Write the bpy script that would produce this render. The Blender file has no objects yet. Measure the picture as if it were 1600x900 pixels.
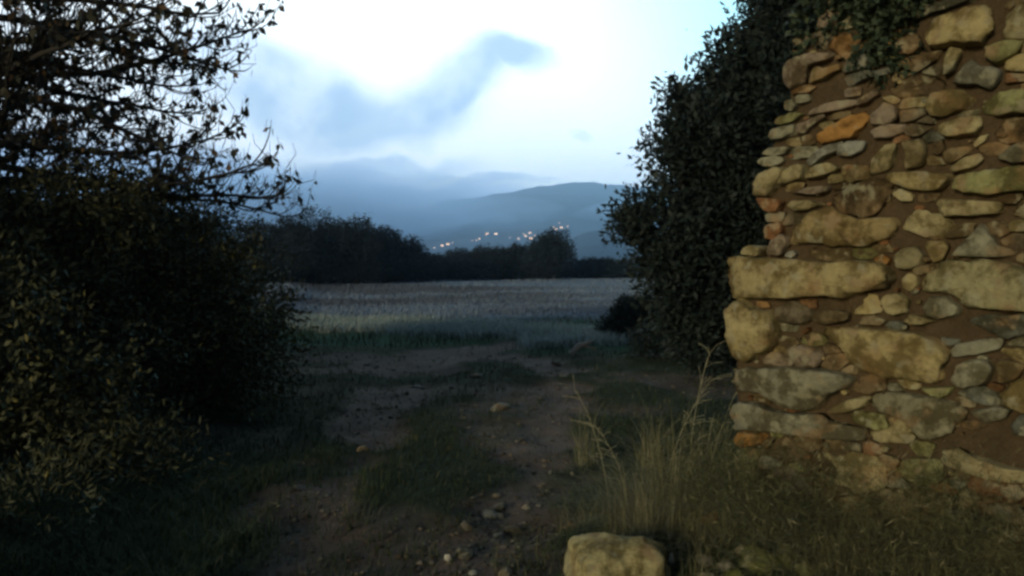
import bpy, bmesh, math, random
import numpy as np
from mathutils import Vector, Matrix, noise as mnoise
from mathutils.geometry import delaunay_2d_cdt

R = math.radians
scene = bpy.context.scene
C = scene.collection

# ------------------------------------------------------------------ camera
F = 1232.0                      # focal length in pixels of a 1600 px wide frame
HOR = 405.0                     # horizon row
PITCH = math.atan((450 - HOR) / F)
CAM = Vector((0, 0, 1.5))
cam_d = bpy.data.cameras.new("camera")
cam = bpy.data.objects.new("camera", cam_d)
C.objects.link(cam)
cam.location = CAM
cam.rotation_euler = (R(90) - PITCH, 0, 0)
cam_d.sensor_width = 36
cam_d.lens = 36 * F / 1600
cam_d.clip_start = 0.05
cam_d.clip_end = 20000
scene.camera = cam

# ------------------------------------------------------------------ render settings
scene.view_settings.view_transform = 'Standard'
scene.view_settings.look = 'None'
scene.view_settings.exposure = 0.0
scene.view_settings.gamma = 1
scene.render.engine = 'CYCLES'
cy = scene.cycles
cy.use_denoising = True
cy.max_bounces = 5
cy.diffuse_bounces = 3
cy.volume_bounces = 2
cy.transparent_max_bounces = 4
cy.pixel_filter_type = 'BLACKMAN_HARRIS'
cy.filter_width = 2.9

# ------------------------------------------------------------------ world: dusk sky
SUN_AZ_FROM = math.atan2(-0.62, -0.785)     # direction the warm light comes from: behind, to the left
SUN_EL = R(11)


def unit_dir(u, v):
    d = Vector(((u - 800) / F, 1, (HOR - v) / F))
    return d.normalized()


world = bpy.data.worlds.new("World")
scene.world = world
world.use_nodes = True
nt = world.node_tree
nt.nodes.clear()
N = nt.nodes.new
L = nt.links.new


def wmath(op, a, b=None, c=None, clamp=False):
    n = N('ShaderNodeMath')
    n.operation = op
    n.use_clamp = clamp
    for i, x in enumerate((a, b, c)):
        if x is None:
            continue
        if isinstance(x, (int, float)):
            n.inputs[i].default_value = x
        else:
            L(x, n.inputs[i])
    return n.outputs[0]


def wmix(fac, a, b):
    n = N('ShaderNodeMix')
    n.data_type = 'RGBA'
    if isinstance(fac, (int, float)):
        n.inputs[0].default_value = fac
    else:
        L(fac, n.inputs[0])
    for i, x in ((6, a), (7, b)):
        if isinstance(x, tuple):
            n.inputs[i].default_value = (*x, 1)
        else:
            L(x, n.inputs[i])
    return n.outputs[2]


def wramp(val, lo, hi, a=0.0, b=1.0):
    n = N('ShaderNodeMapRange')
    n.interpolation_type = 'SMOOTHSTEP'
    L(val, n.inputs[0])
    n.inputs[1].default_value = lo
    n.inputs[2].default_value = hi
    n.inputs[3].default_value = a
    n.inputs[4].default_value = b
    return n.outputs[0]


tc = N('ShaderNodeTexCoord').outputs['Generated']
nz = N('ShaderNodeTexNoise')
nz.inputs['Scale'].default_value = 7
nz.inputs['Detail'].default_value = 5
L(tc, nz.inputs['Vector'])
sub = N('ShaderNodeVectorMath'); sub.operation = 'SUBTRACT'
L(nz.outputs['Color'], sub.inputs[0]); sub.inputs[1].default_value = (.5, .5, .5)
scl = N('ShaderNodeVectorMath'); scl.operation = 'SCALE'
L(sub.outputs[0], scl.inputs[0]); scl.inputs['Scale'].default_value = 0.085
warp = N('ShaderNodeVectorMath'); warp.operation = 'ADD'
L(tc, warp.inputs[0]); L(scl.outputs[0], warp.inputs[1])
wv = warp.outputs[0]
sep = N('ShaderNodeSeparateXYZ'); L(wv, sep.inputs[0])
sx, sy, sz = sep.outputs
sep0 = N('ShaderNodeSeparateXYZ'); L(tc, sep0.inputs[0])
front = wramp(sep0.outputs[1], 0.2, 0.7)


def blob(u, v, a, b, ang, soft=0.45):
    """elliptical patch of cloud round a sky direction; a, b are angular half sizes"""
    c = unit_dir(u, v)
    ca, sa = math.cos(R(ang)), math.sin(R(ang))
    dx = wmath('SUBTRACT', sx, c.x)
    dz = wmath('SUBTRACT', sz, c.z)
    p = wmath('MULTIPLY_ADD', dx, ca * F / a, wmath('MULTIPLY', dz, sa * F / a))
    q = wmath('MULTIPLY_ADD', dx, -sa * F / b, wmath('MULTIPLY', dz, ca * F / b))
    d = wmath('SQRT', wmath('ADD', wmath('MULTIPLY', p, p), wmath('MULTIPLY', q, q)))
    return wramp(d, soft, 1.35, 1.0, 0.0)


blobs = [(700, 150, 135, 48, 33, 1.0), (795, 90, 66, 30, -10, .95), (600, 200, 150, 44, 10, .85),
         (470, 165, 165, 54, -8, 1.0), (400, 115, 120, 48, -20, .9), (300, 60, 90, 40, 0, .3),
         (610, 266, 130, 14, 0, .7), (760, 288, 120, 9, 3, .7), (906, 220, 14, 6, 0, .3),
         (450, 250, 130, 14, 6, .3)]
cl = None
for u, v, a, b, g, w in blobs:
    m = wmath('MULTIPLY', blob(u, v, a, b, g), w)
    cl = m if cl is None else wmath('MAXIMUM', cl, m)
nz2 = N('ShaderNodeTexNoise')
nz2.inputs['Scale'].default_value = 11
nz2.inputs['Detail'].default_value = 6
L(tc, nz2.inputs['Vector'])
streak = wramp(nz2.outputs['Fac'], .36, .58, .62, 1.0)
cl = wmath('MULTIPLY', cl, streak)
cl = wmath('MULTIPLY', cl, front)
# low bank of cloud lying along the horizon, thinning out to the right
bank_top = wmath('MULTIPLY_ADD', sx, -0.10, 0.088)
bank = wramp(wmath('SUBTRACT', sz, bank_top), -0.018, 0.020, 1.0, 0.0)
bank = wmath('MULTIPLY', bank, wramp(sx, -0.02, 0.10, 1.0, 0.0))
bank = wmath('MULTIPLY', bank, front)

sky = N('ShaderNodeTexSky')
sky.sky_type = 'NISHITA'
sky.sun_disc = False
sky.sun_elevation = SUN_EL
sky.sun_rotation = math.atan2(-0.62, -0.785)
sky.altitude = 300
sky.air_density = 1.0
sky.dust_density = 0.6
sky.ozone_density = 3.0
skys = N('ShaderNodeVectorMath'); skys.operation = 'SCALE'
L(sky.outputs[0], skys.inputs[0]); skys.inputs['Scale'].default_value = 0.5

# afterglow veil of thin high cloud in front of the viewer
dotn = N('ShaderNodeVectorMath'); dotn.operation = 'DOT_PRODUCT'
L(tc, dotn.inputs[0]); dotn.inputs[1].default_value = Vector((0.02, .97, .20)).normalized()
veil = wramp(dotn.outputs['Value'], 0.62, 0.94)
tealm = wramp(wmath('ADD', sep0.outputs[0], wmath('MULTIPLY', sep0.outputs[2], 0.8)), .22, .52)
VEIL_WHITE = (16.8, 18.0, 18.2)
VEIL_TEAL = (8.5, 15.5, 17)
veilc = wmix(tealm, VEIL_WHITE, VEIL_TEAL)
col = wmix(veil, skys.outputs[0], veilc)
col = wmix(cl, col, (5.6, 7.9, 10.4))
col = wmix(wmath('MULTIPLY', bank, .93), col, (5.0, 6.6, 9.6))
bg = N('ShaderNodeBackground')
L(col, bg.inputs[0])
bg.inputs[1].default_value = 0.1
out = N('ShaderNodeOutputWorld')
L(bg.outputs[0], out.inputs[0])
world.cycles.sampling_method = 'MANUAL'
world.cycles.sample_map_resolution = 512

# ------------------------------------------------------------------ warm low lamp standing in for a local light behind the viewer
sd = bpy.data.lights.new("stand_in_sun", 'SUN')
sd.energy = 1.85
sd.angle = R(9)
sd.color = (1.0, 0.87, 0.56)
stand_in_sun = bpy.data.objects.new("stand_in_sun", sd)
C.objects.link(stand_in_sun)
_h = math.hypot(.62, .785)
src = Vector((-.62 / _h * math.cos(SUN_EL), -.785 / _h * math.cos(SUN_EL), math.sin(SUN_EL)))
stand_in_sun.rotation_euler = src.to_track_quat('Z', 'Y').to_euler()
stand_in_sun.location = (-6, -8, 9)


# ------------------------------------------------------------------ helpers
def ray(u, v):
    f = Vector((0, math.cos(PITCH), -math.sin(PITCH)))
    up = Vector((0, math.sin(PITCH), math.cos(PITCH)))
    return f + Vector((1, 0, 0)) * ((u - 800) / F) + up * ((450 - v) / F)


def at(u, v, Y):
    d = ray(u, v)
    return CAM + d * (Y / d.y)


def gr(u, v, z=0.0):
    d = ray(u, v)
    return CAM + d * ((z - CAM.z) / d.z)


def tag(o, label=None, cat=None, group=None, kind=None):
    if label: o['label'] = label
    if cat: o['category'] = cat
    if group: o['group'] = group
    if kind: o['kind'] = kind
    return o


def empty(name, loc=(0, 0, 0)):
    o = bpy.data.objects.new(name, None)
    o.empty_display_size = .1
    o.location = loc
    C.objects.link(o)
    return o


def link(name, me, mat, parent=None, smooth=False):
    o = bpy.data.objects.new(name, me)
    if mat:
        me.materials.append(mat)
    C.objects.link(o)
    if parent:
        o.parent = parent
        o.location = -parent.location     # geometry is given in world coordinates
    if smooth:
        me.polygons.foreach_set('use_smooth', np.ones(len(me.polygons), bool))
    return o


def np_mesh(name, verts, faces, attrs=None):
    """verts (n,3), faces (m,k) numpy -> mesh; attrs {name:(n,)} or {name:(n,3)}"""
    verts = np.asarray(verts, np.float32)
    faces = np.asarray(faces, np.int32)
    me = bpy.data.meshes.new(name)
    m, k = faces.shape
    me.vertices.add(len(verts))
    me.vertices.foreach_set('co', verts.ravel())
    me.loops.add(m * k)
    me.loops.foreach_set('vertex_index', faces.ravel())
    me.polygons.add(m)
    me.polygons.foreach_set('loop_start', np.arange(0, m * k, k, dtype=np.int32))
    me.polygons.foreach_set('loop_total', np.full(m, k, np.int32))
    if attrs:
        for an, av in attrs.items():
            av = np.asarray(av, np.float32)
            if av.ndim == 1:
                a = me.attributes.new(an, 'FLOAT', 'POINT')
                a.data.foreach_set('value', av)
            else:
                a = me.attributes.new(an, 'FLOAT_COLOR', 'POINT')
                a.data.foreach_set('color', np.hstack([av, np.ones((len(av), 1), np.float32)]).ravel().astype(np.float32))
    me.update(calc_edges=True)
    me.validate()
    return me


def hash2(ix, iy, seed):
    n = (ix.astype(np.int64) * 374761393 + iy.astype(np.int64) * 668265263 + seed * 974711) & 0x7fffffff
    n = ((n ^ (n >> 13)) * 1274126177) & 0x7fffffff
    return ((n ^ (n >> 16)) & 0xffff) / 65535.0


def vnoise(x, y, seed=0):
    x = np.asarray(x, float); y = np.asarray(y, float)
    ix = np.floor(x); iy = np.floor(y)
    fx = x - ix; fy = y - iy
    fx = fx * fx * (3 - 2 * fx); fy = fy * fy * (3 - 2 * fy)
    a = hash2(ix, iy, seed); b = hash2(ix + 1, iy, seed)
    c = hash2(ix, iy + 1, seed); d = hash2(ix + 1, iy + 1, seed)
    return (a * (1 - fx) + b * fx) * (1 - fy) + (c * (1 - fx) + d * fx) * fy


def fbm(x, y, oct=4, seed=0):
    s = 0; a = .5; t = 0
    for i in range(oct):
        s = s + a * vnoise(x * 2 ** i, y * 2 ** i, seed + i * 17)
        t += a; a *= .5
    return s / t


def sstep(x, a, b):
    t = np.clip((x - a) / (b - a), 0, 1)
    return t * t * (3 - 2 * t)


def seg_dist(px, py, pts, widths):
    """min over segments of distance - interpolated half width"""
    best = np.full(px.shape, 1e9)
    for (a, b, wa, wb) in zip(pts[:-1], pts[1:], widths[:-1], widths[1:]):
        ax, ay = a; bx, by = b
        dx, dy = bx - ax, by - ay
        t = np.clip(((px - ax) * dx + (py - ay) * dy) / (dx * dx + dy * dy), 0, 1)
        d = np.hypot(px - ax - t * dx, py - ay - t * dy) - (wa + (wb - wa) * t)
        best = np.minimum(best, d)
    return best


# ---- materials
def mat_new(name):
    m = bpy.data.materials.new(name)
    m.use_nodes = True
    b = m.node_tree.nodes['Principled BSDF']
    return m, m.node_tree, b


def mnode(t, kind, **kw):
    n = t.nodes.new(kind)
    for k, v in kw.items():
        setattr(n, k, v)
    return n


def mixrgb(t, fac, a, b, blend='MIX'):
    n = t.nodes.new('ShaderNodeMix')
    n.data_type = 'RGBA'
    n.blend_type = blend
    for i, x in ((0, fac), (6, a), (7, b)):
        if isinstance(x, tuple):
            n.inputs[i].default_value = (*x, 1)
        elif isinstance(x, (int, float)):
            n.inputs[i].default_value = x
        else:
            t.links.new(x, n.inputs[i])
    return n.outputs[2]


def tex_noise(t, scale, detail=4, rough=.55, vec=None):
    n = t.nodes.new('ShaderNodeTexNoise')
    n.inputs['Scale'].default_value = scale
    n.inputs['Detail'].default_value = detail
    n.inputs['Roughness'].default_value = rough
    if vec is None:
        vec = t.nodes.new('ShaderNodeNewGeometry').outputs['Position']
    t.links.new(vec, n.inputs['Vector'])
    return n.outputs['Fac']


def ramp(t, val, lo, hi, a=0., b=1.):
    n = t.nodes.new('ShaderNodeMapRange')
    n.interpolation_type = 'SMOOTHSTEP'
    t.links.new(val, n.inputs[0])
    for i, x in enumerate((lo, hi, a, b)):
        n.inputs[i + 1].default_value = x
    return n.outputs[0]


def attr(t, name, out='Fac'):
    n = t.nodes.new('ShaderNodeAttribute')
    n.attribute_name = name
    return n.outputs[out]


def bump(t, b, h, strength, dist):
    n = t.nodes.new('ShaderNodeBump')
    n.inputs['Strength'].default_value = strength
    n.inputs['Distance'].default_value = dist
    t.links.new(h, n.inputs['Height'])
    t.links.new(n.outputs[0], b.inputs['Normal'])


def leaf_mat(name, c0, c1, c2, rough=.65):
    """tint 0..1 runs c0 -> c1, above that to c2 (the odd withered leaf)"""
    m, t, b = mat_new(name)
    r = t.nodes.new('ShaderNodeValToRGB')
    e = r.color_ramp.elements
    e[0].color = (*c0, 1); e[0].position = 0
    e[1].color = (*c1, 1); e[1].position = .8
    x = e.new(1.0); x.color = (*c2, 1)
    t.links.new(attr(t, 'tint'), r.inputs[0])
    t.links.new(r.outputs[0], b.inputs['Base Color'])
    b.inputs['Roughness'].default_value = rough
    b.inputs['Specular IOR Level'].default_value = .25
    return m


def bark_mat(name, c0, c1):
    m, t, b = mat_new(name)
    f = tex_noise(t, 22, 6)
    t.links.new(mixrgb(t, f, c0, c1), b.inputs['Base Color'])
    b.inputs['Roughness'].default_value = .9
    bump(t, b, tex_noise(t, 45, 5), .6, .01)
    return m


def rock_mat(name, moss=.0):
    """stone whose own colour comes in 'stone' (rgb), weathered by stains and grain"""
    m, t, b = mat_new(name)
    base = attr(t, 'stone', 'Color')
    n1 = tex_noise(t, 5.5, 7, .68)
    n2 = tex_noise(t, 34, 5, .6)
    n3 = tex_noise(t, 14, 4, .5)
    dark = mixrgb(t, ramp(t, n1, .42, .58), (1.08, 1.06, 1.0), (.40, .36, .27))
    c = mixrgb(t, 1.0, base, dark, 'MULTIPLY')
    lich = mixrgb(t, ramp(t, n3, .54, .66, 0, .6), c, (.42, .40, .27))
    grain = mixrgb(t, n2, (.60, .58, .54), (1.25, 1.22, 1.15))
    c = mixrgb(t, 1.0, lich, grain, 'MULTIPLY')
    rust = ramp(t, tex_noise(t, 7, 5), .52, .68, 0, .6)
    c = mixrgb(t, rust, c, (.30, .17, .07))
    if moss:
        g = t.nodes.new('ShaderNodeNewGeometry')
        sp = t.nodes.new('ShaderNodeSeparateXYZ')
        t.links.new(g.outputs['Normal'], sp.inputs[0])
        mm = ramp(t, tex_noise(t, 8, 5), .42, .6, 0, moss)
        c = mixrgb(t, mm, c, (.11, .12, .025))
    t.links.new(c, b.inputs['Base Color'])
    b.inputs['Roughness'].default_value = .92
    b.inputs['Specular IOR Level'].default_value = .2
    bump(t, b, tex_noise(t, 38, 9, .72), 1.0, .016)
    return m


# ---- tubes
class Tubes:
    def __init__(s): s.v = []; s.f = []

    def add(s, pts, radii, n=6):
        base = len(s.v)
        pts = [Vector(p) for p in pts]
        ref = Vector((.31, .21, .93)).normalized()
        for i, p in enumerate(pts):
            d = (pts[min(i + 1, len(pts) - 1)] - pts[max(i - 1, 0)])
            d = d.normalized() if d.length > 1e-9 else Vector((0, 0, 1))
            a = d.cross(ref)
            if a.length < .1: a = d.cross(Vector((1, 0, 0)))
            a.normalize(); b = d.cross(a)
            for k in range(n):
                w = 2 * math.pi * k / n
                s.v.append(tuple(p + (a * math.cos(w) + b * math.sin(w)) * radii[i]))
        for i in range(len(pts) - 1):
            for k in range(n):
                k2 = (k + 1) % n
                s.f.append((base + i * n + k, base + i * n + k2, base + (i + 1) * n + k2, base + (i + 1) * n + k))

    def mesh(s, name): return np_mesh(name, s.v, s.f)


def leaf_mesh(name, P, D, size, aspect, tint, rng, fold=.25):
    """P base points, D leaf axes; four-point folded leaves"""
    n = len(P)
    D = D / (np.linalg.norm(D, axis=1, keepdims=True) + 1e-9)
    rnd = rng.normal(size=(n, 3))
    S = np.cross(D, rnd); S /= (np.linalg.norm(S, axis=1, keepdims=True) + 1e-9)
    Nn = np.cross(D, S)
    size = np.asarray(size)[:, None]
    w = size * aspect * .5
    mid = P + D * size * .5
    v = np.empty((n, 4, 3))
    v[:, 0] = P
    v[:, 1] = mid + S * w + Nn * w * fold
    v[:, 2] = P + D * size
    v[:, 3] = mid - S * w + Nn * w * fold
    f = np.arange(n * 4).reshape(n, 4)
    return np_mesh(name, v.reshape(-1, 3), f, {'tint': np.repeat(tint, 4)})


def blade_mesh(name, P, H, lean, width, tint, segs=3, droop=.5):
    """grass blades: P (n,3) roots, H heights, lean (n,2) horizontal lean as a share of the height"""
    n = len(P)
    ts = np.linspace(0, 1, segs + 1)
    ln = np.hstack([lean, np.zeros((n, 1))])
    side = np.stack([-lean[:, 1], lean[:, 0], np.zeros(n)], 1)
    side += 1e-3
    side /= np.linalg.norm(side, axis=1, keepdims=True)
    v = np.empty((n, segs + 1, 2, 3))
    for i, t in enumerate(ts):
        c = P + ln * (H[:, None] * t ** 1.8) + np.array([0, 0, 1.]) * (H * (t - droop * .5 * t ** 3))[:, None]
        w = (width * (1 - t) ** .7 * .5)[:, None] + .0002
        v[:, i, 0] = c - side * w
        v[:, i, 1] = c + side * w
    idx = np.arange(n)[:, None] * (2 * (segs + 1))
    fs = []
    for i in range(segs):
        o = 2 * i
        fs.append(np.hstack([idx + o, idx + o + 1, idx + o + 3, idx + o + 2]))
    f = np.concatenate(fs)
    return np_mesh(name, v.reshape(-1, 3), f, {'tint': np.repeat(tint, 2 * (segs + 1))})


# ------------------------------------------------------------------ ground
def xy(u, v): p = gr(u, v); return (p.x, p.y)


left_rut = [xy(330, 1010), xy(440, 880), xy(500, 800), xy(565, 715), xy(605, 655), xy(625, 610)]
left_w = [.32, .30, .30, .33, .42, .55]
cross = [xy(480, 580), xy(570, 572), xy(640, 568), xy(700, 552), xy(770, 540), xy(840, 533)]
cross_w = [.5, .6, .7, .8, .9, .7]
right_rut = [xy(640, 1010), xy(730, 890), xy(790, 800), xy(840, 725), xy(868, 670), xy(885, 620), xy(870, 580), xy(810, 548)]
right_w = [.36, .40, .36, .33, .34, .3, .35, .5]
W0 = Vector((1.165, 4.2, 0)); WD = Vector((.70711, -.70711, 0)); WN = Vector((-.70711, -.70711, 0))


def zones(x, y):
    """dirt, green (lush), pale (straw) and near-verge weights for points"""
    wob = (fbm(x * 1.3, y * 1.3, 4, 5) - .5)
    d1 = seg_dist(x, y, left_rut, left_w)
    d2 = seg_dist(x, y, right_rut, right_w)
    d3 = seg_dist(x, y, cross, cross_w)
    dd = np.minimum(np.minimum(d1, d2), d3)
    wob2 = fbm(x * 3.1, y * 3.1, 3, 71) - .5
    dirt = (1 - sstep(dd + wob * 1.1 + wob2 * .6 + .10, -.14, .22))
    bottom = sstep(4.55 - y + wob * .9, -.2, .3) * sstep(x, -1.5, -1.1) * sstep(.35 - x, 0, .3)
    dirt = np.maximum(dirt, bottom * .85)
    bare = sstep(fbm(x * .9 + 4, y * .9, 4, 31), .52, .68) * sstep(6.0 - np.abs(x + 1), 0, 2) * sstep(y, 5, 7) * (1 - sstep(y, 12, 13.5))
    dirt = np.maximum(dirt, bare * .7)
    far = sstep(y + wob * 3 + x * .10, 18.2, 21.0)
    # strips between the track and the field
    strip_green = sstep(y + wob * 1.5 + .12 * x, 12.6, 13.6) * (1 - far)
    pale_strip = sstep(y + wob * 1.0 + .35 * x, 14.6, 15.6) * (1 - sstep(y + wob * 2 + .5 * x, 17.2, 18.4)) * (1 - sstep(x, 0.5, 2.5))
    pale_right = sstep(x, -.1, .5) * (1 - sstep(x, 1.6, 2.3)) * sstep(y + wob, 13.2, 14) * (1 - sstep(y + wob, 16, 17.2))
    strip = np.maximum(pale_strip, pale_right)
    return dirt, far, strip_green, strip, dd


def height(x, y):
    dirt, far, sg, st, dd = zones(x, y)
    near = 1 - sstep(y, 25, 60)
    h = (fbm(x * .8, y * .8, 4, 9) - .5) * .14 * near
    h += (fbm(x * 4, y * 4, 4, 19) - .5) * .085 * (1 - sstep(y, 8, 20))
    h -= dirt * .05 * near
    # verge banked against the wall foot and along the hedge
    s = (x - W0.x) * WD.x + (y - W0.y) * WD.y
    n = (x - W0.x) * WN.x + (y - W0.y) * WN.y
    h += .16 * np.exp(-(np.maximum(np.abs(n) - .15, 0) / .45) ** 2) * sstep(s, -.8, .2)
    h += .30 * sstep(-x - .22 * y, .6, 2.6) * near
    h += (fbm(x * .04, y * .04, 3, 77) - .5) * .9 * sstep(y, 30, 120)
    return h


def axis(lo, hi, c, step, grow):
    out = [c]
    p = c
    while p < hi: p += max(step, grow * abs(p - c)); out.append(p)
    p = c
    left = []
    while p > lo: p -= max(step, grow * abs(p - c)); left.append(p)
    return np.array(left[::-1] + out)


gx = axis(-5500, 5500, 0.2, .07, .028)
gy = axis(-14, 3000, 3.4, .06, .017)
GX, GY = np.meshgrid(gx, gy)
GZ = height(GX, GY)
dirtm, farm, sgm, stm, ddm = zones(GX, GY)
nxg, nyg = len(gx), len(gy)
gv = np.stack([GX.ravel(), GY.ravel(), GZ.ravel()], 1)

SOIL = np.array([.24, .178, .15]); SOILB = np.array([.105, .078, .066])
TURF = np.array([.040, .050, .026]); LUSH = np.array([.024, .085, .042])
STRAW = np.array([.25, .235, .20]); FIELD = np.array([.18, .235, .30]); FIELDD = np.array([.12, .115, .125])  # field tone carries the blue cast of dusk light
n1 = fbm(GX * 2.2, GY * 2.2, 4, 3)[..., None]
n2 = fbm(GX * .16, GY * .22, 4, 8)
n3 = fbm(GX * .6, GY * .6, 4, 44)[..., None]
colg = TURF * (.7 + .6 * n1) + 0 * LUSH
soil = SOILB + (SOIL - SOILB) * n1
colg = colg + (soil - colg) * dirtm[..., None]
colg = colg + (LUSH - colg) * sgm[..., None] * (1 - dirtm[..., None])
colg = colg + (STRAW - colg) * stm[..., None] * .8
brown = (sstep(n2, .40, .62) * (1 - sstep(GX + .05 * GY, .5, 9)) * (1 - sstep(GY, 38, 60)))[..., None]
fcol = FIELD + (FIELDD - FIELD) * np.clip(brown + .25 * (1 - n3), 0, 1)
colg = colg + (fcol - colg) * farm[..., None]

quads = np.arange(nxg * nyg).reshape(nyg, nxg)
q = np.stack([quads[:-1, :-1], quads[:-1, 1:], quads[1:, 1:], quads[1:, :-1]], -1)
fx = (GX[:-1, :-1] + GX[1:, 1:]) / 2; fy = (GY[:-1, :-1] + GY[1:, 1:]) / 2
zd, zf, zs, zp, _ = zones(fx, fy)
cls = np.zeros(fx.shape, int)
cls[zf > .5] = 1
cls[(zd > .5) & (zf <= .5)] = 2

m_ground, t, b = mat_new('ground_soil_and_turf')
c = attr(t, 'stone', 'Color')
g1 = tex_noise(t, 9, 6, .65); g2 = tex_noise(t, 55, 5, .6)
c = mixrgb(t, 1.0, c, mixrgb(t, g1, (.6, .6, .6), (1.35, 1.33, 1.3)), 'MULTIPLY')
c = mixrgb(t, 1.0, c, mixrgb(t, g2, (.62, .62, .62), (1.35, 1.33, 1.3)), 'MULTIPLY')
t.links.new(c, b.inputs['Base Color'])
b.inputs['Roughness'].default_value = 1.0
b.inputs['Specular IOR Level'].default_value = .1
bump(t, b, tex_noise(t, 16, 9, .7), 1.0, .06)

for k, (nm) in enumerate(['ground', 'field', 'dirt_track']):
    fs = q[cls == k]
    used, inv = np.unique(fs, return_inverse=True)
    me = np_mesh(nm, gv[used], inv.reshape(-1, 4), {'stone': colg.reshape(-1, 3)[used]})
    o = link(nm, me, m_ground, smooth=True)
    tag(o, kind='structure')
tri_h = lambda x, y: float(height(np.array([x]), np.array([y]))[0])

# ------------------------------------------------------------------ hills with a village
m_hill, t, b = mat_new('hazed_hill_scrub')
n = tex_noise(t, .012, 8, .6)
t.links.new(mixrgb(t, n, (.05, .075, .105), (.13, .175, .225)), b.inputs['Base Color'])  # scrub with the blue of distant haze put into its colour
b.inputs['Roughness'].default_value = 1
b.inputs['Specular IOR Level'].default_value = 0


def ridge_mesh(name, Y0, Y1, prof, foot_y=None):
    """a hill whose skyline seen from the track follows prof [(u, v)], crest at Y1, foot at Y0"""
    us = np.linspace(-1400, 3000, 600)
    pu = [p[0] for p in prof]; pv = [p[1] for p in prof]
    vs = np.interp(us, pu, pv) + (fbm(us * .035, us * 0 + Y1, 4, 91) - .5) * 7
    rows = 40
    V = []
    for j in range(rows + 12):
        t = j / (rows - 1)
        if t <= 1:
            Y = Y0 + (Y1 - Y0) * t; k = t ** 1.15 * (1.0)
        else:
            Y = Y1 + (Y1 - Y0) * (t - 1) * 1.0; k = max(0, 1 - (t - 1) * 2.5)
        X = (us - 800) / F * Y1 * (.55 + .45 * min(t, 1)) if False else (us - 800) / F * Y
        crest = (HOR - vs) / F * Y1 + 1.5
        Z = crest * k
        nz = fbm(X * .003, np.full_like(X, Y * .003), 5, 3) - .5
        nf = fbm(X * .015, np.full_like(X, Y * .015), 3, 13) - .5
        Z = Z + nz * crest * .8 * .38 * math.sin(math.pi * min(t, 1)) + nf * 7 * (t > .05)
        if t < .02: Z = Z * 0 - 3
        V.append(np.stack([X, np.full_like(X, Y), Z], 1))
    V = np.concatenate(V)
    nr = rows + 12
    idx = np.arange(nr * 600).reshape(nr, 600)
    f = np.stack([idx[:-1, :-1], idx[:-1, 1:], idx[1:, 1:], idx[1:, :-1]], -1).reshape(-1, 4)
    return np_mesh(name, V, f), V.reshape(nr, 600, 3)


hm, HV = ridge_mesh('hills', 1200, 2600, [(-1400, 330), (300, 380), (430, 372), (560, 350), (650, 326), (700, 313), (745, 307), (790, 301), (840, 292),
                                      (880, 289), (925, 286), (960, 289), (1000, 293), (1060, 285), (1150, 300), (1400, 330), (3000, 360)])
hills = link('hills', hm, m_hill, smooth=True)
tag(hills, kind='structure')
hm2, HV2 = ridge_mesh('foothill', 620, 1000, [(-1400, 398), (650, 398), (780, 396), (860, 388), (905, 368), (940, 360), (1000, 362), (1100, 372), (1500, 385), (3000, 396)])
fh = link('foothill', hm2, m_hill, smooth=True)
tag(fh, kind='structure')


def terrain_hit(u, v):
    """first point of the hill mesh seen along a pixel's direction"""
    d = ray(u, v)
    deps = bpy.context.evaluated_depsgraph_get()
    ok, loc, nrm, idx = hills.ray_cast(CAM, d.normalized())
    return loc if ok else None


m_glow, t, b = mat_new('lit_window')
b.inputs['Base Color'].default_value = (.8, .6, .3, 1)
b.inputs['Emission Color'].default_value = (1.0, .58, .34, 1)
b.inputs['Emission Strength'].default_value = 5.0
m_plaster, t, b = mat_new('village_plaster')
t.links.new(mixrgb(t, tex_noise(t, .5, 4), (.42, .38, .32), (.58, .54, .46)), b.inputs['Base Color'])
b.inputs['Roughness'].default_value = .9
m_tile, t, b = mat_new('village_roof')
t.links.new(mixrgb(t, tex_noise(t, .9, 4), (.20, .09, .05), (.30, .15, .09)), b.inputs['Base Color'])
b.inputs['Roughness'].default_value = .9


def box_bm(bm, cx, cy, cz, sx_, sy_, sz_):
    r = bmesh.ops.create_cube(bm, size=1)
    bmesh.ops.scale(bm, verts=r['verts'], vec=(sx_, sy_, sz_))
    bmesh.ops.translate(bm, verts=r['verts'], vec=(cx, cy, cz))


def bm_obj(name, bm, mat, parent):
    me = bpy.data.meshes.new(name)
    bm.to_mesh(me); bm.free()
    me.materials.append(mat)
    o = bpy.data.objects.new(name, me)
    C.objects.link(o)
    o.parent = parent
    return o


def make_house():
    root = empty('village_house')
    bm = bmesh.new(); box_bm(bm, 0, 0, 1.2, 5.4, 4.2, 4.4); bm_obj('wall', bm, m_plaster, root)
    bm = bmesh.new()
    vs = [bm.verts.new(p) for p in ((-3, -2.4, 3.41), (3, -2.4, 3.41), (3, 2.4, 3.41), (-3, 2.4, 3.41), (-3, 0, 4.7), (3, 0, 4.7))]
    for f in ((0, 1, 5, 4), (2, 3, 4, 5), (0, 4, 3), (1, 2, 5), (3, 2, 1, 0)): bm.faces.new([vs[i] for i in f])
    bm_obj('roof', bm, m_tile, root)
    for x in (-1.5, 1.4):
        bm = bmesh.new(); box_bm(bm, x, -2.12, 1.7, 1.5, .12, 1.7); bm_obj('window', bm, m_glow, root)
    return root


def copy_tree(o, parent=None):
    c_ = o.copy(); C.objects.link(c_)
    if parent: c_.parent = parent
    for ch in list(o.children): copy_tree(ch, c_)
    return c_


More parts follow.
